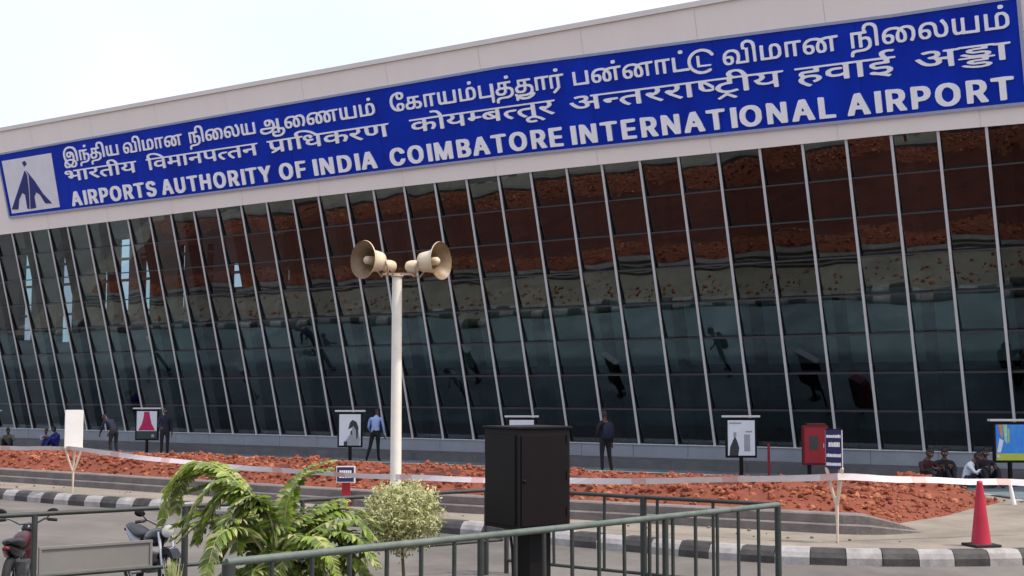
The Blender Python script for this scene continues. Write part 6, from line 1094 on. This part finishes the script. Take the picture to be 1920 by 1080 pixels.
# ------------------------------------------------------------------ people
def person(loc, rz, label, J, top, legs, scale=1.0, hair=True, sleeves='long', extra=None):
    """J: joints in the person's own frame (x to the left hand, -y forward). One continuous skinned body."""
    root = thing("person", loc, label, "person", rz=rz)
    names = list(J); idx = {n: i for i, n in enumerate(names)}
    RAD = dict(pelvis=(.135, .105), waist=(.125, .095), chest=(.155, .105), neck0=(.075, .07), neck1=(.052, .055), head0=(.06, .065))
    edges = [('pelvis', 'waist'), ('waist', 'chest'), ('chest', 'neck0'), ('neck0', 'neck1'), ('neck1', 'head0')]
    rad = dict(RAD)
    for s in 'LR':
        edges += [('pelvis', 'hip' + s), ('hip' + s, 'knee' + s), ('knee' + s, 'ankle' + s), ('ankle' + s, 'toe' + s), ('chest', 'sh' + s), ('sh' + s, 'el' + s), ('el' + s, 'wr' + s), ('wr' + s, 'palm' + s)]
        rad.update({'hip' + s: (.088, .092), 'knee' + s: (.058, .06), 'ankle' + s: (.042, .045), 'toe' + s: (.036, .028), 'sh' + s: (.062, .062), 'el' + s: (.043, .043), 'wr' + s: (.030, .026), 'palm' + s: (.036, .018)})
    me = bpy.data.meshes.new("body")
    me.from_pydata([J[n] for n in names], [(idx[a], idx[b_]) for a, b_ in edges], [])
    o = bpy.data.objects.new("tmp", me); C.objects.link(o)
    sk = o.modifiers.new("skin", 'SKIN'); 
    for n in names:
        v = me.skin_vertices[0].data[idx[n]]; v.radius = rad[n]; v.use_root = (n == 'pelvis')
    sb = o.modifiers.new("sub", 'SUBSURF'); sb.levels = 1
    bpy.context.view_layer.update()
    ev = o.evaluated_get(bpy.context.evaluated_depsgraph_get())
    bm_me = bpy.data.meshes.new_from_object(ev)
    C.objects.unlink(o); bpy.data.objects.remove(o)
    b = MB()
    V = {n: Vector(J[n]) for n in names}
    def owner(p):
        best = (1e9, None)
        for a, c in edges:
            A, Bv = V[a], V[c]; d = Bv - A; t = max(0, min(1, (p - A).dot(d) / max(d.length_squared, 1e-9)))
            r = rad[a][0] * (1 - t) + rad[c][0] * t
            q = (p - A - d * t).length / r
            if q < best[0]: best = (q, (a, c, t))
        return best[1]
    mats = [M[top], M[legs], M['skin'], M['shoe']]
    mid = [b.mi(m) for m in mats]
    b.v = [tuple(v.co) for v in bm_me.vertices]
    for p in bm_me.polygons:
        a, c, t = owner(p.center); k = 0
        if a.startswith(('hip', 'knee')) or c.startswith('hip') or (a == 'pelvis' and c == 'waist' and t < .35): k = 1
        if a.startswith('ankle'): k = 3
        if c in ('neck1', 'head0') or a.startswith('wr'): k = 2
        if sleeves == 'short' and a.startswith('el'): k = 2
        b.f.append(tuple(p.vertices)); b.m.append(mid[k]); b.sm.append(True)
    # head with face, ears and nose; hands with five fingers -- all part of the one body mesh
    hd = V['head0'] - V['neck1']; up = hd.normalized(); fwd = Vector(J.get('_f', (0, -1, 0)))
    fwd = (fwd - up * fwd.dot(up)).normalized(); rt = up.cross(fwd)
    rot = Matrix((rt, fwd, up)).transposed()
    hc = V['head0'] + up * 0.085
    rows = []
    for i in range(13):
        th = math.pi * i / 12; row = []
        for j in range(16):
            a = 2 * math.pi * j / 16; x, y, z = math.sin(th) * math.cos(a), math.sin(th) * math.sin(a), -math.cos(th)
            jaw = 1 - 0.22 * max(0, -z); px, py, pz = x * .074 * jaw, y * .094 * (1 - 0.1 * max(0, -z)), z * .118
            if y > .9 and -.25 < z < .15: py += .012
            row.append(hc + rot @ Vector((px, py, pz)))
        rows.append(row)
    b.grid(rows, M['skin'], closed=True)
    b.ball(hc + rot @ Vector((0, .102, -.015)), (.012, .018, .024), M['skin'], 8, 6, rot)
    for s in (-1, 1):
        b.ball(hc + rot @ Vector((s * .076, .0, -.005)), (.010, .018, .030), M['skin'], 8, 6, rot)
        b.ball(hc + rot @ Vector((s * .030, .086, .012)), (.013, .008, .007), M['eye'], 8, 6, rot)
    b.ball(hc + rot @ Vector((0, .088, -.055)), (.022, .008, .007), M['lip'], 8, 6, rot)
    for s in 'LR':
        wv, pv, ev_ = V['wr' + s], V['palm' + s], V['el' + s]
        d = (pv - wv).normalized(); sd = d.cross(Vector((1, 0, 0))); sd = sd.normalized() if sd.length > .1 else Vector((0, 1, 0))
        nn = d.cross(sd)
        for k, (off, L) in enumerate(((-.030, .070), (-.010, .080), (.010, .075), (.028, .058))):
            p = pv + sd * off - d * .01
            b.tube([p, p + d * L * .5 + nn * .006, p + d * L * .85 + nn * .022, p + d * L + nn * .034], [.0095, .009, .008, .005], M['skin'], 6)
        p = wv.lerp(pv, .45) - sd * .028
        b.tube([p, p + d * .03 - sd * .022, p + d * .062 - sd * .026 + nn * .012], [.011, .010, .006], M['skin'], 6)
    bpy.data.meshes.remove(bm_me)
    body = b.build("body", root); body.scale = (scale,) * 3
    if hair:
        h = MB(); rows = []
        for i in range(9):
            th = math.pi * (0.36 + 0.64 * i / 8)
            row = []
            for j in range(16):
                a = 2 * math.pi * j / 16; x, y, z = math.sin(th) * math.cos(a), math.sin(th) * math.sin(a), -math.cos(th)
                f = 1.07 if not (y > .35 and z < .45) else 0.93
                row.append(hc + rot @ Vector((x * .074 * f, y * .094 * f, z * .118 * 1.06)))
            rows.append(row)
        h.grid(rows, M['hair'], closed=True)
        ho = h.build("hair", root); ho.scale = (scale,) * 3
    if extra:
        for nm, ex, m in extra:
            q = MB(); ex(q, V, M[m]); eo = q.build(nm, root); eo.scale = (scale,) * 3
    return root
def pose(**kw):
    J = dict(pelvis=(0, 0, .93), waist=(0, .005, 1.08), chest=(0, .01, 1.30), neck0=(0, .015, 1.42), neck1=(0, .0, 1.48), head0=(0, -.01, 1.53))
    for s, g in (('L', 1), ('R', -1)):
        J.update({'hip' + s: (g * .095, 0, .86), 'knee' + s: (g * .10, -.01, .49), 'ankle' + s: (g * .105, .02, .085), 'toe' + s: (g * .12, -.13, .035),
                  'sh' + s: (g * .185, .01, 1.37), 'el' + s: (g * .235, .03, 1.08), 'wr' + s: (g * .24, -.05, .84), 'palm' + s: (g * .24, -.07, .76)})
    J.update(kw); return J
# walking man, seen from behind and a little bent forward
walkJ = pose(waist=(.0, -.02, 1.08), chest=(0, -.07, 1.29), neck0=(0, -.11, 1.40), neck1=(0, -.14, 1.455), head0=(0, -.17, 1.50),
             shL=(.19, -.07, 1.35), shR=(-.19, -.07, 1.35), elL=(.25, -.05, 1.07), elR=(-.24, -.10, 1.07), wrL=(.22, -.22, .90), palmL=(.20, -.29, .87), wrR=(-.25, -.16, .84), palmR=(-.25, -.19, .76),
             hipL=(.095, 0, .86), kneeL=(.14, .06, .48), ankleL=(.22, .17, .10), toeL=(.25, .06, .035), hipR=(-.09, 0, .86), kneeR=(-.08, -.05, .49), ankleR=(-.09, -.06, .085), toeR=(-.10, -.21, .035))
person((-4.50, 44.1, 0), R(165), "man in light blue shirt and black trousers walking past the glass by the pole", walkJ, 'c_lightblue', 'c_black', 1.04)
# standing man with a backpack
def pack(q, V, m):
    c = V['chest'] + Vector((0, .19, -.10)); rows = []
    for z, w, d in ((-.26, .10, .05), (-.22, .16, .10), (-.05, .17, .12), (.12, .15, .10), (.20, .10, .06), (.22, .02, .02)):
        rows.append([c + Vector((w * math.cos(a), d * math.sin(a), z)) for a in [2 * math.pi * j / 14 for j in range(14)]])
    q.grid(rows, m, closed=True)
    for s in (-1, 1): q.tube([c + Vector((s * .11, -.05, .18)), V['chest'] + Vector((s * .12, .0, .15)), V['chest'] + Vector((s * .13, -.13, .02)), c + Vector((s * .13, -.06, -.2))], .02, m, 6)
person((2.60, 37.4, 0), R(205), "man in black with a backpack, back turned, right of the black cabinet",
       pose(elL=(.25, -.02, 1.08), wrL=(.20, -.2, .98), palmL=(.16, -.27, .98), kneeR=(-.13, .0, .49), ankleR=(-.17, .05, .085), toeR=(-.20, -.10, .035)), 'c_black', 'c_black', 1.02, extra=[("backpack", pack, 'c_navy')])
# dark figure next to the magenta poster
person((-12.15, 46.9, 0), R(20), "person in dark navy clothes standing right of the magenta poster", pose(elR=(-.24, -.03, 1.09), wrR=(-.16, -.2, 1.02), palmR=(-.10, -.26, 1.03)), 'c_navy', 'c_black', 1.0)
# dark figure bending forward
person((-13.95, 47.0, 0), R(235), "person in dark clothes bending forward, left of the magenta poster",
       pose(waist=(0, -.07, 1.05), chest=(0, -.24, 1.19), neck0=(0, -.34, 1.26), neck1=(0, -.40, 1.29), head0=(0, -.45, 1.32), shL=(.185, -.30, 1.24), shR=(-.185, -.30, 1.24), elL=(.22, -.38, .97), elR=(-.22, -.36, .97), wrL=(.18, -.52, .80), palmL=(.17, -.57, .74), wrR=(-.18, -.50, .80), palmR=(-.17, -.55, .74),
            kneeL=(.12, -.06, .48), kneeR=(-.12, -.05, .48), ankleL=(.13, .03, .085), ankleR=(-.13, .03, .085)), 'c_navy', 'c_black', 1.02)
def seated(lean=0.0, knees=.46, spread=.16, armw=.22):
    f = lean
    J = dict(pelvis=(0, 0, .13), waist=(0, .02 - f * .3, .28), chest=(0, .02 - f * .75, .47), neck0=(0, .0 - f, .585), neck1=(0, -.03 - f * 1.1, .64), head0=(0, -.05 - f * 1.2, .69))
    for s, g in (('L', 1), ('R', -1)):
        J.update({'hip' + s: (g * .10, -.04, .12), 'knee' + s: (g * spread, -.42, knees), 'ankle' + s: (g * (spread - .02), -.60, .085), 'toe' + s: (g * spread, -.75, .035),
                  'sh' + s: (g * .185, .01 - f * .9, .545), 'el' + s: (g * armw, -.20 - f * .6, .36), 'wr' + s: (g * .13, -.42, knees + .04), 'palm' + s: (g * .08, -.50, knees + .05)})
    return J
person((9.98, 32.4, 0), R(25), "person in a dark maroon wrap, leftmost of the group sitting at the right", seated(.05, .40, .24, .30), 'c_maroon', 'c_black', 1.06)
person((10.52, 32.7, 0), R(-10), "person in black sitting close behind the leaning one in white", seated(.02, .44), 'c_black', 'c_black', 1.06)
person((10.86, 32.3, 0), R(60), "person in a white shirt leaning forward on the ground amid the right hand group", seated(.20, .40, .14), 'c_white', 'c_navy', 0.98)
person((11.40, 32.4, 0), R(0), "person in black sitting upright next to the blue poster stand", seated(.0, .42, .15), 'c_black', 'c_black', 1.08)
person((-18.95, 54.4, 0), R(35), "child in a lavender top sitting by the plinth at the left", seated(.08, .40), 'c_lav', 'c_navy', 0.93)
person((-18.42, 54.3, 0), R(-40), "person in a deep blue top sitting by the plinth, left of the white stake sign", seated(.06, .42), 'c_blue', 'c_blue', 1.02)
person((-20.0, 53.3, 0), R(10), "person in a dull green top sitting at the left edge beside a poster stand", seated(.10, .42), 'c_green', 'c_black', 1.0)
